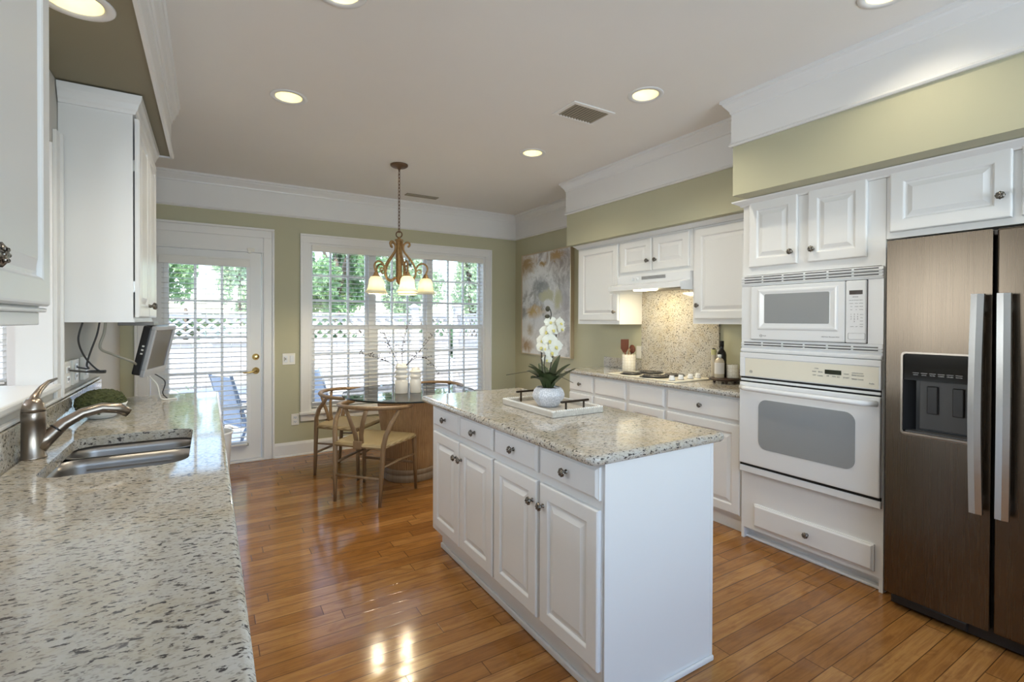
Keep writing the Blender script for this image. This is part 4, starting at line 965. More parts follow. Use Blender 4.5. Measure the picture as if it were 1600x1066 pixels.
# tap
fx, fy = -.490, 2.185
tp = thing('kitchen_tap', 'brushed bronze-nickel single-lever tap arching over the sink', 'tap', (fx, fy, .921))
mb = MB(); mb.lathe([(.034, 0), (.034, .004), (.031, .008), (.030, .12), (.031, .122), (.031, .150), (.030, .152)], (fx, fy, .9212), 32); part('tap_body', mb, M_nickel, tp)
mb = MB(); mb.tube([(fx+.01, fy, .955), (fx+.035, fy+.012, .985), (fx+.07, fy+.03, 1.022), (fx+.115, fy+.045, 1.050), (fx+.165, fy+.06, 1.062), (fx+.21, fy+.075, 1.054), (fx+.238, fy+.083, 1.034)], [.026, .023, .019, .0175, .018, .019, .0165], 16); part('spout', mb, M_nickel, tp)
mb = MB(); mb.tube([(fx+.05, fy+.02, 1.004), (fx+.054, fy+.022, 1.008)], .0215, 16); part('seam_ring', mb, M_black, tp)
mb = MB(); mb.lathe([(.031, 1.074), (.030, 1.085), (.026, 1.10), (.018, 1.115), (.0, 1.118)], (fx, fy, 0), 32, caps=True); mb.tube([(fx-.005, fy, 1.085), (fx, fy+.012, 1.115), (fx+.006, fy+.05, 1.140), (fx+.016, fy+.10, 1.158), (fx+.028, fy+.15, 1.164)], [.026, .018, .012, .008, .004], 12, flat=.7); part('lever', mb, M_nickel, tp)
# planter bowl
px_, py_ = -.425, 2.93
pb = thing('moss_bowl', 'white dimpled bowl filled with green moss beyond the tap', 'planter', (px_, py_, .921))
mb = MB(); mb.lathe([(.045, 0), (.050, .003), (.082, .035), (.095, .062), (.094, .066), (.088, .062), (.0, .05)], (px_, py_, .9215), 36, wob=lambda a, z: 1+.012*math.cos(18*a)*math.cos(z*240)); part('bowl', mb, M_ceramic, pb)
mb = MB(); rn = random.Random(3); b = bmesh.new(); bmesh.ops.create_icosphere(b, subdivisions=5, radius=1)
from mathutils import noise as mn
for v_ in b.verts:
    n_ = v_.co.normalized(); d = 1+.06*mn.noise(n_*6)+.05*mn.noise(n_*18)+.07*mn.noise(n_*38)
    v_.co = Vector((n_.x*.092*d, n_.y*.12*d, n_.z*.058*d))
mb.merge(b, Matrix.Translation((px_-.005, py_+.01, .992))); o = part('moss', mb, M_moss, pb)
# sockets on the left wall
for y, lab in ((2.873, 'white socket plate by the casing, nearest of three above the tap'), (3.034, 'white socket plate in the middle of the three above moss bowl'), (3.262, 'white socket plate farthest of the three on the left wall')):
    t = thing('wall_socket', lab, 'socket', (XL, y, 1.13), 0, None)
    mb = MB(); mb.box(XL, XL+.018, y-.055, y+.055, 1.072, 1.188, .003); part('cover_plate', mb, M_plate, t)
    for z in (1.108, 1.152):
        mb = MB(); mb.box(XL+.016, XL+.021, y-.025, y+.025, z-.015, z+.015, .003); s_ = part('socket_face', mb, M_appl, t)
        mb = MB(); mb.box(XL+.0205, XL+.0217, y-.012, y-.007, z-.004, z+.008); mb.box(XL+.0205, XL+.0217, y+.007, y+.012, z-.004, z+.007); part('slots', mb, M_dark, s_)
# left wall cabinets
LX = -.294
t = thing('wall_cabinet', 'white wall cabinet cut by left edge of photo with dark knob', 'cabinet', (-.42, .85, 1.39))
mb = MB(); mb.box(XL+.002, LX, .30, 1.352, 1.398, 2.30); part('carcass', mb, M_cab, t)
mb = MB(); mb.box(XL+.01, LX+.012, .32, 1.352, 1.389, 1.398, .003); mb.box(XL+.03, LX+.004, .32, 1.333, 1.364, 1.389, .002); part('light_rail', mb, M_cab, t)
door(t, faceX(LX, .935, 1.401, 1), .413, .88, .040, .066, .05); door(t, faceX(LX, .51, 1.401, 1), .413, .88, .413-.040, .066, .05)
t = thing('wall_cabinet', 'tall white wall cabinet with blank side panel above the moss bowl', 'cabinet', (-.42, 3.2, 1.36))
C0, C1 = 2.80, 3.63
mb = MB(); mb.box(XL+.002, LX, C0, C1, 1.362, 2.31); part('carcass', mb, M_cab, t)
mb = MB(); mb.box(LX-.001, LX+.004, C0+.004, C1, 1.362, 1.378); mb.box(LX-.03, LX-.0, C0-.003, C0, 1.362, 2.31); part('face_frame', mb, M_cab, t)
door(t, faceX(LX+.006, C0+.004, 1.385, 1), .405, .90, .405-.03, .06); door(t, faceX(LX+.006, C0+.416, 1.385, 1), .405, .90, .03, .06)
mb = MB(); mb.box(LX, LX+.005, C0+.02, C0+.03, 2.05, 2.10); mb.box(LX, LX+.005, C0+.02, C0+.03, 1.5, 1.55); part('hinges', mb, M_steelh, t)
mb = MB(); mb.sweep([(XL+.004, C1), (LX, C1), (LX, C0), (XL+.004, C0)], [(0, -.012), (.010, -.012), (.014, 0), (.020, .008), (.026, .030), (.034, .044), (.038, .068), (0, .068)], 2.31); part('cornice', mb, M_cab, t)
# monitor under the cabinet
n_ = Vector((.955, -.20, -.215)).normalized(); w_ = Vector((.205, .979, 0)).normalized(); up_ = n_.cross(w_)
mc = Vector((-.236, 3.335, 1.206))
Mm = Matrix(((w_.x, up_.x, n_.x, mc.x), (w_.y, up_.y, n_.y, mc.y), (w_.z, up_.z, n_.z, mc.z), (0, 0, 0, 1)))
mo = thing('monitor', 'small silver and black flat monitor hung under the tall wall cabinet', 'monitor', tuple(mc))
mb = MB(); mb.box(-.165, .165, -.130, .130, -.052, -.010, .008, M=Mm); part('housing', mb, M_black, mo)
mb = MB()
for a in ((-.17, .17, .115, .135), (-.17, .17, -.135, -.098), (-.17, -.148, -.098, .115), (.148, .17, -.098, .115)): mb.box(a[0], a[1], a[2], a[3], -.012, .008, .003, M=Mm)
part('bezel', mb, mat('silver_plastic', (.42, .42, .43), .35, .3), mo)
mb = MB(); mb.box(-.149, .149, -.099, .116, -.010, .001, M=Mm); part('screen', mb, mat('grey_screen', (.10, .085, .085), .12), mo)
mb = MB()
for k in range(3): mb.box(-.1665, -.164, -.02+.02*k, -.012+.02*k, -.034, -.024, M=Mm)
part('side_buttons', mb, M_plate, mo)
mb = MB(); mb.box(-.40, -.25, 3.20, 3.46, 1.343, 1.3615, .003); q = Mm @ Vector((0, .10, -.05)); mb.tube([(-.285, 3.34, 1.345), (-.275, 3.34, 1.325), q], .016, 8); part('mounting_bracket', mb, M_mgrey, mo)
def cable(label, pts, r, mt):
    P = [Vector(p) for p in pts]; out = []
    for i in range(len(P)-1):
        p0, p1, p2, p3 = P[max(i-1, 0)], P[i], P[i+1], P[min(i+2, len(P)-1)]
        for k in range(8):
            s = k/8; out.append(.5*((2*p1)+(p2-p0)*s+(2*p0-5*p1+4*p2-p3)*s*s+(3*p1-p0-3*p2+p3)*s**3))
    out.append(P[-1]); mb = MB(); mb.tube(out, r, 8); return solo('power_cord', mb, mt, label, 'cord')
qb = Mm @ Vector((-.10, -.09, -.056))
cable('thick pale grey cord drooping from the tall cabinet to the monitor back', [(-.42, 3.0, 1.36), (-.425, 3.0, 1.31), (-.44, 3.0, 1.24), (-.40, 3.05, 1.205), (-.33, 3.12, 1.16), tuple(qb)], .006, M_cableg)
cable('dark cord looping from the cabinet down to the nearest socket', [(-.50, 2.98, 1.36), (-.515, 2.98, 1.28), (-.50, 3.02, 1.20), (-.46, 3.05, 1.135), (-.43, 3.06, 1.118), (-.47, 2.98, 1.128), (-.535, 2.875, 1.150)], .004, M_cable)
cable('dark cord crossing the loop to the middle socket', [(-.445, 3.02, 1.36), (-.455, 3.02, 1.30), (-.48, 3.03, 1.22), (-.495, 3.04, 1.16), (-.49, 3.04, 1.14), (-.535, 3.034, 1.152)], .004, M_cable)
cable('black cord running along wall to the farthest socket', [(-.43, 3.06, 1.125), (-.46, 3.12, 1.12), (-.50, 3.20, 1.115), (-.535, 3.262, 1.108)], .005, M_cable)
qc = Mm @ Vector((-.02, -.13, -.035))
cable('white looped cord hanging below the monitor onto the worktop', [tuple(qc), (-.25, 3.34, 1.02), (-.235, 3.36, .945), (-.215, 3.38, .926), (-.16, 3.40, .925)], .004, M_plate)
cable('second thin dark cord hanging below the monitor', [tuple(Mm @ Vector((.05, -.13, -.035))), (-.215, 3.38, 1.03), (-.225, 3.40, .96), (-.205, 3.42, .926)], .003, M_cable)
# bin at the end of the worktop
bn = thing('waste_bin', 'white round bin standing beyond the end of sink worktop', 'bin', (.035, 4.02, 0))
mb = MB(); mb.lathe([(.10, 0), (.105, .004), (.135, .56), (.142, .575), (.146, .585), (.142, .592), (.132, .585), (.128, .55), (.098, .012), (0, .012)], (.0, 4.02, 0), 36); part('bin_body', mb, M_appl, bn)
mb = MB(); mb.tube([(.142*math.sin(PI*k/14-PI/2)+0, 4.02-.0-.142*math.cos(PI*k/14-PI/2), .60+.05*math.sin(PI*k/14)) for k in range(15)], .004, 6); part('bail_handle', mb, M_appl, bn)

# ------------------------------------------------------------------ breakfast table
TXc, TYc, TR = 1.52, 4.20, .575
tb = thing('dining_table', 'round glass-topped table on a reeded wooden drum by the window', 'table', (TXc, TYc, 0))
mb = MB(); mb.lathe([(TR-.003, .728), (TR-.001, .729)], (TXc, TYc, 0), 64, caps=False)
mb = MB(); mb.lathe([(0, .729), (TR-.002, .729), (TR-.002, .741), (0, .741)], (TXc, TYc, 0), 72, smooth=False, caps=False); gt = part('glass_top', mb, M_tabglass, tb)
mb = MB(); mb.lathe([(TR-.002, .728), (TR+.001, .730), (TR+.001, .740), (TR-.002, .742)], (TXc, TYc, 0), 72, caps=False); part('polished_edge', mb, M_tabedge, gt)
mb = MB(); N = 76
def reed(a): return 1+.018*abs(math.sin(N*a/2))
mb.lathe([(.222, .105), (.225, .11), (.245, .40), (.285, .715), (.285, .727), (0, .727)], (TXc, TYc, 0), N*4, wob=lambda a, z: reed(a) if z < .725 else 1); part('reeded_drum', mb, M_bamboo, tb)
mb = MB(); mb.lathe([(.228, 0), (.232, .004), (.232, .052), (.226, .058), (.226, .062), (.232, .068), (.232, .098), (.228, .105), (0, .106)], (TXc, TYc, 0), 64); part('base_ring', mb, M_plinth, tb)
# wishbone chairs
def make_chair(label):
    t = thing('wishbone_chair', label, 'chair', (0, 0, 0), 0, 'wishbone chairs around the glass table')
    for s in (-1, 1):
        mb = MB(); mb.tube([(-.235, s*.195, 0), (-.222, s*.203, .25), (-.212, s*.210, .44), (-.200, s*.224, .52), (-.160, s*.246, .60), (-.105, s*.258, .66), (-.075, s*.262, .70)], [.012, .017, .019, .0185, .018, .016, .014], 12); part('back_leg', mb, M_chair, t)
        mb = MB(); mb.tube([(.215, s*.245, 0), (.208, s*.240, .25), (.200, s*.236, .435), (.200, s*.236, .452)], [.012, .017, .018, .012], 12); part('front_leg', mb, M_chair, t)
    mb = MB(); n = 26; pts = []; rad = []
    for k in range(n+1):
        u = -1+2*k/n; a = u*PI*.60
        pts.append((-.275*math.cos(a)*1.0+.02 if abs(u) < .84 else -.275*math.cos(a)+.02, .285*math.sin(a), .705+.018*math.cos(a))); rad.append(.019 if abs(u) < .9 else .019-.06*(abs(u)-.9))
    mb.tube(pts, rad, 12, flat=.8); part('top_rail', mb, M_chair, t)
    mb = MB()
    for s in (-1, 1): mb.tube([(-.205, s*.020, .43), (-.222, s*.026, .52), (-.240, s*.052, .61), (-.250, s*.088, .71)], [.020, .021, .019, .017], 10, flat=.45, up=(1, 0, 0))
    mb.box(-.235, -.20, -.038, .038, .41, .47, .006); part('splat', mb, M_chair, t)
    # seat
    mb = MB(); fw, rw, fx_, rx_ = .232, .203, .215, -.222
    b = bmesh.new(); nx = 12; grid = []
    for i in range(nx+1):
        u = i/nx; row = []
        for j in range(nx+1):
            v = -1+2*j/nx; hw = rw+(fw-rw)*u; x = rx_+(fx_-rx_)*u; du = abs(2*u-1)
            row.append(b.verts.new((x, v*hw, .448-.020*(1-max(du, abs(v))**2)+.004)))
        grid.append(row)
    low = [[b.verts.new((v_.co.x, v_.co.y, v_.co.z-.026)) for v_ in row] for row in grid]
    for i in range(nx):
        for j in range(nx):
            f = b.faces.new((grid[i][j], grid[i+1][j], grid[i+1][j+1], grid[i][j+1])); f.smooth = True
            b.faces.new((low[i][j], low[i][j+1], low[i+1][j+1], low[i+1][j]))
    for i in range(nx):
        for (g0, l0) in ((grid, low),):
            b.faces.new((grid[i][0], low[i][0], low[i+1][0], grid[i+1][0])); b.faces.new((grid[i][nx], grid[i+1][nx], low[i+1][nx], low[i][nx]))
            b.faces.new((grid[0][i], grid[0][i+1], low[0][i+1], low[0][i])); b.faces.new((grid[nx][i], low[nx][i], low[nx][i+1], grid[nx][i+1]))
    mb.merge(b)
    for p, q in (((-.212, -.2, .435), (.2, -.236, .435)), ((-.212, .2, .435), (.2, .236, .435)), ((.205, -.23, .435), (.205, .23, .435)), ((-.214, -.2, .435), (-.214, .2, .435))): mb.tube([p, q], .0185, 10)
    part('seat', mb, M_cord, t)
    for s in (-1, 1): mb = MB(); mb.tube([(-.217, s*.207, .285), (0, s*.222, .292), (.206, s*.239, .285)], [.010, .017, .010], 10, flat=.6); part('side_stretcher', mb, M_chair, t)
    mb = MB(); mb.tube([(.209, -.24, .215), (.209, .24, .215)], .011, 10); part('front_stretcher', mb, M_chair, t)
    mb = MB(); mb.tube([(-.226, -.20, .20), (-.226, .20, .20)], .010, 10); part('back_stretcher', mb, M_chair, t)
    return t
A = make_chair('wishbone chair with woven seat nearest the camera, its back to us')
def put(o, x, y, face): o.location = (x, y, 0); o.rotation_euler = (0, 0, face)
put(A, 1.115, 3.88, math.atan2(.28, .325))
dup(A, (1.10, 4.60, 0), math.atan2(-.55, .57), 'wishbone chair with woven seat beside the window sill, left of table')
dup(A, (1.93, 4.64, 0), math.atan2(-.62, -.55), 'wishbone chair behind the table, only its curved top rail showing')
# vases
def vase(x, y, s, label):
    P = [(.052, 0), (.055, .003), (.055, .105), (.052, .110), (.044, .118), (.044, .124), (.054, .134), (.055, .145), (.052, .152), (.045, .160), (.045, .166), (.054, .175), (.055, .186), (.052, .193), (.045, .201), (.045, .207), (.053, .216), (.053, .228), (.047, .236), (.040, .242), (.041, .256), (.036, .256), (.034, .24), (.034, .02), (0, .02)]
    if s < .9: P = [(r, z) for r, z in P[:14]]+[(.052, .190), (.046, .198), (.039, .203), (.040, .214), (.035, .214), (.033, .2), (.033, .02), (0, .02)]; P = [(r*.90, z) for r, z in P]
    mb = MB(); mb.lathe(P, (x, y, .7425), 36); return solo('vase', mb, M_ceramic, label, 'vase')
V1 = (1.422, 4.15); V2 = (1.542, 4.125)
vase(*V1, 1.0, 'taller ribbed white vase with dry twigs on the glass table'); vase(*V2, .8, 'shorter ribbed white vase on the glass table')
rn = random.Random(5)
def twig(label, end, bend, base=V1, top=.98):
    p0 = Vector((base[0], base[1], .80)); p1 = Vector((base[0]+end[0]*.14, base[1]+end[1]*.14, top)); p3 = Vector((base[0]+end[0], base[1]+end[1], end[2])); p2 = (p1+p3)/2+Vector(bend)
    mb = MB(); pts = []
    for k in range(13):
        s = k/12; pts.append(p1*(1-s)**2+p2*2*s*(1-s)+p3*s*s)
    mb.tube([p0]+pts, [.0028]+[.0028*(1-.6*k/12) for k in range(13)], 5)
    for k in range(3, 13):
        a = rn.uniform(0, 2*PI); d = Vector((math.cos(a), math.sin(a)*.6, rn.uniform(-.2, .9))).normalized()*rn.uniform(.02, .06); q = pts[k]+d
        mb.tube([pts[k], (pts[k]+q)/2+Vector((0, 0, .004)), q], [.0014, .0012, .001], 4)
        for c_ in (q, pts[k]+d*.5, pts[k]): mb.sphere(c_+Vector((rn.uniform(-.006, .006), 0, rn.uniform(-.006, .006))), rn.uniform(.0035, .006), 5)
    return solo('dry_twig', mb, M_twig, label, 'twig', 'dry twigs in the taller vase')
twig('dry twig leaning far out to the left from the taller vase', (-.36, .0, 1.10), (.02, 0, .02)); twig('dry twig rising to upper left from the taller vase', (-.14, .03, 1.26), (-.02, 0, .03)); twig('tallest dry twig, rising straight above the taller vase', (.10, .05, 1.38), (-.06, 0, .0)); twig('dry twig reaching to the upper right from the taller vase', (.28, -.02, 1.24), (.0, 0, -.02)); twig('dry twig arching over and drooping beyond the shorter vase', (.30, -.10, .90), (.02, 0, .22))

# ------------------------------------------------------------------ chandelier
hx, hy = 1.400, 4.15
ch = thing('chandelier', 'antique gold scroll chandelier with glass bell shades over the table', 'chandelier', (hx, hy, 1.62))
mb = MB(); mb.lathe([(.075, CH), (.074, CH-.012), (.06, CH-.022), (.02, CH-.03), (.008, CH-.045), (0, CH-.045)], (hx, hy, 0), 32); part('ceiling_canopy', mb, M_canopy, ch)
mb = MB(); z = CH-.04; k = 0; zt = 2.150
nl = int(round((z-zt)/.030)); st = (z-zt)/nl
for k in range(nl+1):
    zc = z-k*st; a = PI/2*(k % 2)+.4; pts = []
    for q in range(13): t_ = 2*PI*q/12; pts.append((hx+.0085*math.cos(t_)*math.cos(a), hy+.0085*math.cos(t_)*math.sin(a), zc+.0195*math.sin(t_)))
    mb.tube(pts, .0028, 6, caps=False)
part('chain', mb, M_canopy, ch)
mb = MB(); mb.tube([(hx+.026*math.cos(a)*.85, hy-.026*math.cos(a)*.5, 2.117+.026*math.sin(a)) for a in [2*PI*k/24 for k in range(25)]], .0055, 8, caps=False); part('hanging_ring', mb, M_canopy, ch)
mb = MB(); mb.lathe([(.010, 2.094), (.014, 2.09), (.012, 2.08), (.036, 2.072), (.038, 2.066), (.030, 2.060), (.026, 2.035), (.030, 2.01), (.028, 1.995), (.0270, 1.985), (.0270, 1.76), (.031, 1.752), (.030, 1.735), (.024, 1.722), (.028, 1.712), (.014, 1.695), (.006, 1.685), (0, 1.684)], (hx, hy, 0), 24, wob=lambda a, z: 1+(.10*math.cos(8*a) if 1.76 < z < 1.99 else 0)); part('centre_column', mb, M_gold, ch)
arm = [(.072, 2.012), (.082, 2.016), (.090, 2.028), (.086, 2.044), (.068, 2.050), (.048, 2.038), (.036, 2.010), (.042, 1.972), (.072, 1.930), (.108, 1.885), (.134, 1.835), (.142, 1.785), (.128, 1.742), (.100, 1.720), (.072, 1.720), (.052, 1.735), (.030, 1.742)]
arm2 = [(.140, 1.79), (.150, 1.832), (.175, 1.862), (.208, 1.868), (.234, 1.850), (.243, 1.82), (.236, 1.795), (.228, 1.775)]
arm3 = [(.150, 1.80), (.162, 1.815), (.182, 1.812), (.188, 1.795), (.176, 1.783), (.166, 1.792)]
def smooth2(P, n=6):
    out = []
    for i in range(len(P)-1):
        p0, p1, p2, p3 = [Vector(P[j]) for j in (max(i-1, 0), i, i+1, min(i+2, len(P)-1))]
        for k in range(n): s = k/n; out.append(.5*((2*p1)+(p2-p0)*s+(2*p0-5*p1+4*p2-p3)*s*s+(3*p1-p0-3*p2+p3)*s**3))
    out.append(Vector(P[-1])); return out
cfw = math.atan2(-hy, -hx)            # direction from the chandelier towards the room
for k in range(5):
    a = cfw+math.radians(17)+2*PI*k/5; ca, sa = math.cos(a), math.sin(a)
    P3 = lambda pts: [(hx+p.x*ca, hy+p.x*sa, p.y) for p in smooth2(pts)]
    mb = MB(); mb.tube(P3(arm), .0088, 8); mb.tube(P3(arm2), .0080, 8); mb.tube(P3(arm3), .006, 6); am = part('scroll_arm', mb, M_gold, ch)
    sx, sy = hx+.228*ca, hy+.228*sa
    mb = MB(); mb.lathe([(.008, 1.778), (.018, 1.770), (.020, 1.758), (.030, 1.744), (.034, 1.732), (0, 1.732)], (sx, sy, 0), 20); part('shade_holder', mb, M_gold, am)
    mb = MB(); mb.lathe([(.030, 1.740), (.043, 1.735), (.054, 1.715), (.059, 1.685), (.063, 1.655), (.073, 1.628), (.089, 1.608), (.0865, 1.608), (.071, 1.628), (.0605, 1.655), (.0565, 1.685), (.051, 1.713), (.041, 1.730)], (sx, sy, 0), 36, wob=lambda a_, z_: 1+(.035*math.cos(6*a_)*max(0, (1.66-z_)/.05)), caps=False); part('bell_shade', mb, M_shade, am)
    mb = MB(); mb.sphere((sx, sy, 1.665), .024, 12, (1, 1, 1.3)); part('bulb', mb, M_bulb, am)
    if k in (0, 2, 3): lamp('chandelier_bulb', 'POINT', (sx, sy, 1.628), (0, 0, 0), 8, (1, .82, .55), shadow_soft_size=.02)

# ------------------------------------------------------------------ ceiling fittings
CLAB = ['round recessed ceiling light near the return air grille on the right', 'round recessed ceiling light on the left, before the chandelier', 'small-looking recessed ceiling light farthest back, towards the painting', 'recessed ceiling light just cut by the top edge of photo, left of centre', 'recessed ceiling light cut by the top edge of photo, towards the fridge']
def can(x, y, z, label, e=24):
    t = thing('recessed_light', label, 'light', (x, y, z-.004), 0, 'recessed ceiling lights'); 
    mb = MB(); mb.lathe([(.074, z+.004), (.078, z-.004), (.102, z-.004), (.106, z), (.078, z+.001)], (x, y, 0), 40, caps=False); part('trim_ring', mb, M_white, t)
    mb = MB(); mb.lathe([(.0745, z), (.070, z+.04), (.056, z+.085), (.0, z+.088)], (x, y, 0), 40, caps=False); part('reflector', mb, M_baffle, t)
    mb = MB(); mb.lathe([(.044, z+.060), (.040, z+.052), (.02, z+.046), (0, z+.045)], (x, y, 0), 24, caps=False); part('bulb', mb, M_canbulb, t)
    lamp('downlight', 'SPOT', (x, y, z+.035), (0, 0, 0), e, (1, .90, .72), spot_size=math.radians(128), spot_blend=.7, shadow_soft_size=.04)
for (x, y), l_ in zip(CANS, CLAB): can(x, y, CH, l_, 12 if y < 1 else 24)
can(-.365, 2.07, SZ, 'recessed light in the lowered soffit above the sink', 8)
# vents
def grille(x, y, lx, ly, label, nsl, along):
    t = thing('ceiling_vent', label, 'vent', (x, y, CH-.008)); z = CH
    fw = .028
    mb = MB()
    for a in ((-lx/2, lx/2, -ly/2, -ly/2+fw), (-lx/2, lx/2, ly/2-fw, ly/2), (-lx/2, -lx/2+fw, -ly/2+fw, ly/2-fw), (lx/2-fw, lx/2, -ly/2+fw, ly/2-fw)): mb.box(x+a[0], x+a[1], y+a[2], y+a[3], z-.009, z-.0005, .003)
    part('frame', mb, M_ceil if along == 'x' else M_beige, t)
    mb = MB(); mb.box(x-lx/2+fw, x+lx/2-fw, y-ly/2+fw, y+ly/2-fw, z-.002, z-.0008); part('dark_throat', mb, M_dgrey, t)
    mb = MB()
    for k in range(nsl):
        if along == 'y': yy = y-ly/2+fw+(ly-2*fw)*(k+.5)/nsl; mb.box(-(lx/2-fw), lx/2-fw, -.004, .004, -.0008, .0008, M=Matrix.Translation((x, yy, z-.006)) @ Matrix.Rotation(.6, 4, 'X'))
        else: xx = x-lx/2+fw+(lx-2*fw)*(k+.5)/nsl; mb.box(-.005, .005, -(ly/2-fw), ly/2-fw, -.0008, .0008, M=Matrix.Translation((xx, y, z-.006)) @ Matrix.Rotation(.6, 4, 'Y'))
    part('louvres', mb, M_beige, t)
M_beige = mat('beige_vent_metal', (.36, .32, .24), .5)
grille(2.065, 2.485, .335, .235, 'white-framed return air grille in the ceiling', 12, 'x')
grille(1.96, 5.06, .36, .09, 'narrow beige vent in the ceiling before the window wall', 6, 'y')

# ------------------------------------------------------------------ tray and orchid
ZT = .921
ty = thing('serving_tray', 'whitewashed rectangular tray with beaded rim on the island', 'tray', (1.51, 2.07, ZT))
X0, X1, Y0, Y1 = 1.358, 1.668, 1.845, 2.305
mb = MB(); mb.box(X0+.006, X1-.006, Y0+.006, Y1-.006, ZT+.0005, ZT+.010); part('tray_base', mb, M_traywood, ty)
mb = MB()
for a in ((X0, X1, Y0, Y0+.016), (X0, X1, Y1-.016, Y1), (X0, X0+.016, Y0+.016, Y1-.016), (X1-.016, X1, Y0+.016, Y1-.016)): mb.box(*a, ZT+.0005, ZT+.028, .003)
part('tray_rim', mb, M_traywood, ty)
mb = MB(); s_ = .0125
for k in range(int((X1-X0)/s_)+1):
    for y in (Y0+.006, Y1-.006): mb.sphere((X0+.004+k*s_, y, ZT+.029), .0056, 6)
for k in range(int((Y1-Y0)/s_)+1):
    for x in (X0+.006, X1-.006): mb.sphere((x, Y0+.004+k*s_, ZT+.029), .0056, 6)
part('beading', mb, M_ceramic, ty)
for y in (Y0+.03, Y1-.03):
    mb = MB(); xc = (X0+X1)/2+.0; mb.box(xc-.085, xc+.085, y-.006, y+.006, ZT+.060, ZT+.070, .002)
    for s in (-.055, .055): mb.cyl((xc+s, y, ZT+.008), (xc+s, y, ZT+.064), .005)
    part('handle', mb, M_bronze, ty)
ox, oy, oz = 1.505, 2.085, ZT+.0105
og = thing('potted_orchid', 'white orchid in a squat faceted pale pot on the tray', 'plant', (ox, oy, oz))
mb = MB(); mb.lathe([(.050, 0), (.054, .003), (.083, .045), (.086, .062), (.078, .085), (.066, .098), (.062, .099), (.060, .092), (0, .088)], (ox, oy, oz), 9, smooth=False); bmesh.ops.bevel(mb.bm, geom=mb.bm.edges[:], offset=.004, segments=2, profile=.5, affect='EDGES')
M_pot = mat('stone_pot', (.66, .67, .69), .6); g = NG(M_pot); g.l(g.mix(g.ramp(g.noise(g.obj(), 160, 3), [(.45, (0, 0, 0)), (.6, (1, 1, 1))]), (.52, .53, .56), (.74, .74, .76)), g.b.inputs['Base Color']); g.bump(g.noise(g.obj(), 120, 3), .3, .003)
part('pot', mb, M_pot, og)
mb = MB(); mb.lathe([(.0595, .088), (.03, .096), (0, .098)], (ox, oy, oz), 20, wob=lambda a, z: 1); part('soil', mb, M_soil, og)
rn = random.Random(11)
def leaf(a, L, el, wd, curl, tw=0):
    wd *= 1.65; el = min(1.35, el+.15); curl *= .9
    mb = MB(); d = Vector((math.cos(a), math.sin(a), 0)); s = Vector((-math.sin(a), math.cos(a), 0)); base = Vector((ox, oy, oz+.09))+d*.012; n = 12; lo = []
    p = base.copy(); e = el; rows = []
    for k in range(n+1):
        t = k/n; w = wd*(math.sin(PI*min(1, t*.80+.16))**.8)*(1 if t < .98 else .3); dn = Vector((d.x*math.cos(e), d.y*math.cos(e), math.sin(e))); up = Vector((-d.x*math.sin(e), -d.y*math.sin(e), math.cos(e)))
        rows.append([p-s*w+up*w*.35, p, p+s*w+up*w*.35]); p = p+dn*L/n; e -= curl/n
    vs = [[mb.bm.verts.new(q) for q in r] for r in rows]; vb = [[mb.bm.verts.new(q-Vector((0, 0, .0018))) for q in r] for r in rows]
    for k in range(n):
        for j in range(2):
            for V, fl in ((vs, 1), (vb, -1)):
                q = (V[k][j], V[k][j+1], V[k+1][j+1], V[k+1][j]); f = mb.bm.faces.new(q if fl > 0 else q[::-1]); f.smooth = True
    part('leaf', mb, M_leaf, og)
cr = math.atan2(-.52, .85)     # to the right as seen by the camera
for a, L, el, wd, cu in ((cr+.2, .17, 1.0, .018, .7), (cr-.3, .17, .75, .020, .5), (cr+.7, .19, 1.15, .014, .35), (cr+PI, .16, 1.2, .020, .9), (cr+PI-.5, .15, .95, .024, 1.1), (cr+PI+.5, .17, 1.1, .022, 1.0), (cr-1.3, .15, 1.1, .026, 1.5), (cr-1.9, .14, 1.2, .026, 1.4), (cr+1.5, .15, 1.0, .022, 1.0), (cr+2.1, .15, 1.2, .02, .8), (cr-2.5, .13, 1.0, .024, 1.5), (cr-.8, .13, 1.1, .022, 1.2)): leaf(a, L, el, wd, cu)
mb = MB(); rt = Vector((.852, -.5236, 0)); fwv = Vector((.5236, .852, 0)); O = Vector((ox, oy, 0))
for ends in (((0, .02), (-.10, .08), (-.22, .06)), ((.0, .02), (.05, .06), (.13, .02))): mb.tube([O+rt*a+Vector((0, 0, oz+.10+b)) for a, b in ends], .0016, 5)
part('aerial_roots', mb, M_stem, og)
def R3(a, f, z): return O+rt*a+fwv*f+Vector((0, 0, z))
stems = [[R3(-.010, 0, 1.02), R3(-.028, .0, 1.10), R3(-.035, .01, 1.18), R3(-.03, 0, 1.28), R3(.0, -.01, 1.36), R3(.012, -.02, 1.405), R3(.006, -.02, 1.435)], [R3(.004, 0, 1.02), R3(.006, 0, 1.10), R3(.016, .0, 1.16), R3(.034, -.01, 1.25), R3(.038, -.02, 1.31), R3(.030, -.02, 1.33)], [R3(-.004, 0, 1.02), R3(-.012, 0, 1.08), R3(-.022, -.01, 1.15), R3(-.018, -.02, 1.2)]]
for S in stems: mb = MB(); pts = []; [pts.extend([.5*((2*S[i])+(S[i+1]-S[max(i-1, 0)])*s+(2*S[max(i-1, 0)]-5*S[i]+4*S[i+1]-S[min(i+2, len(S)-1)])*s*s+(3*S[i]-S[max(i-1, 0)]-3*S[i+1]+S[min(i+2, len(S)-1)])*s**3) for s in [q/5 for q in range(5)]]) for i in range(len(S)-1)]; mb.tube(pts+[S[-1]], [.0035]*(len(pts)//2)+[.0026]*(len(pts)+1-len(pts)//2), 6); part('flower_stem', mb, M_stem, og)
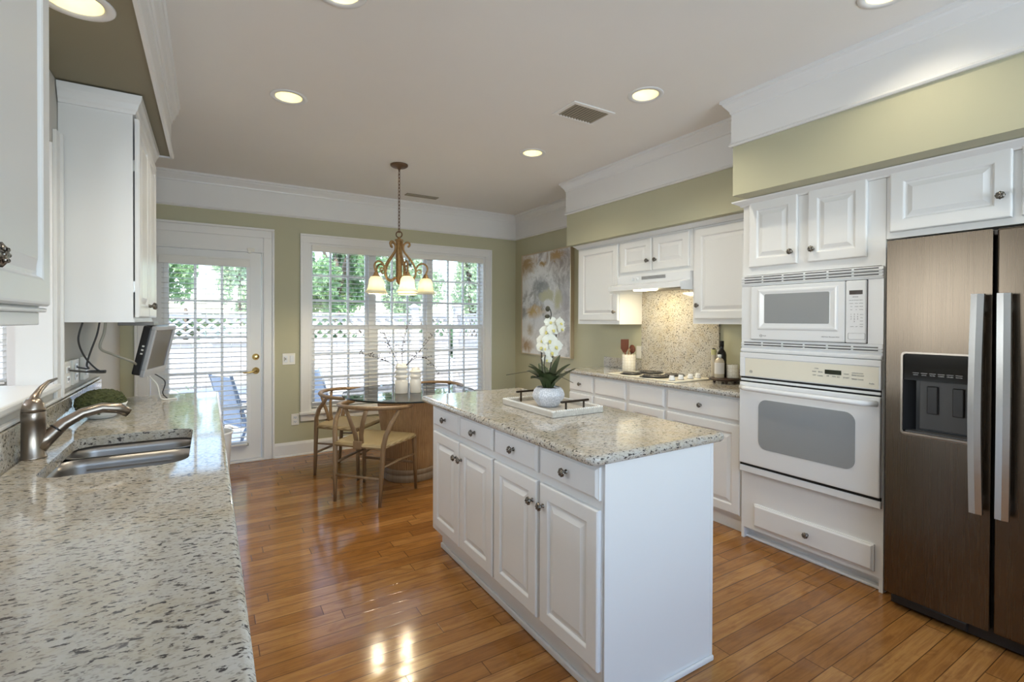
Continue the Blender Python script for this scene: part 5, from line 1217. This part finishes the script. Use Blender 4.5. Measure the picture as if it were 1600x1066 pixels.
mb = MB(); mb.sphere(R3(-.006, -.02, 1.437), .013, 10, (1, 1, 1.15)); mb.sphere(R3(-.008, -.02, 1.398), .0125, 10, (1.2, 1, .85)); part('flower_buds', mb, M_stem, og)
def flower(c, yaw, tilt, s):
    n = Vector((math.cos(yaw)*math.cos(tilt), math.sin(yaw)*math.cos(tilt), math.sin(tilt))); u = Vector((-math.sin(yaw), math.cos(yaw), 0)); v = n.cross(u).normalized(); mb = MB()
    for ang, L, w in ((PI/2, .036, .017), (PI/2+2*PI/3*.95, .036, .016), (PI/2-2*PI/3*.95, .036, .016), (.12, .038, .026), (PI-.12, .038, .026)):
        d = u*math.cos(ang)+v*math.sin(ang); q = -u*math.sin(ang)+v*math.cos(ang); rows = []
        for k in range(7):
            t = k/6; ww = w*math.sin(PI*(.08+.90*t)**.85); rows.append([c+(d*L*t+q*ww*e)*s+n*(.010*t*t*(1 if abs(e) < .5 else .3)-.006*t)*s for e in (-1, -.5, 0, .5, 1)])
        vs = [[mb.bm.verts.new(p) for p in r] for r in rows]; vb = [[mb.bm.verts.new(p-n*.0008) for p in r] for r in rows]
        for k in range(6):
            for j in range(4):
                f = mb.bm.faces.new((vs[k][j], vs[k][j+1], vs[k+1][j+1], vs[k+1][j])); f.smooth = True; f = mb.bm.faces.new((vb[k][j], vb[k+1][j], vb[k+1][j+1], vb[k][j+1])); f.smooth = True
    bm = mb.bm; o = finish(bm, 'flower', M_petal, og, keepn=True)
    mb = MB(); mb.sphere(c+n*.006*s-v*.006*s, .0075*s, 8); mb.sphere(c+n*.012*s-v*.012*s, .005*s, 6); part('flower_lip', mb, M_petalc, o)
yw = math.atan2(-.852, -.5236)
for (a, f, z, dy, ti, s) in ((-.030, -.02, 1.235, -.3, .1, 1.05), (-.048, -.015, 1.275, -.5, .2, 1.0), (-.012, -.03, 1.275, .1, 0, 1.1), (-.028, -.02, 1.320, -.2, .1, 1.05), (.006, -.03, 1.330, .3, .1, 1.0), (-.006, -.02, 1.370, .0, .2, .95), (.020, -.03, 1.245, .4, .0, 1.1), (.0, -.03, 1.215, .2, -.1, 1.05), (-.052, -.02, 1.240, -.6, 0, 1.0), (.044, -.02, 1.365, .7, .1, .85), (.050, -.02, 1.335, .8, .0, .8), (-.024, -.015, 1.175, -.2, -.2, .75)): flower(R3(a+.016, f, z), yw+dy, ti, s)
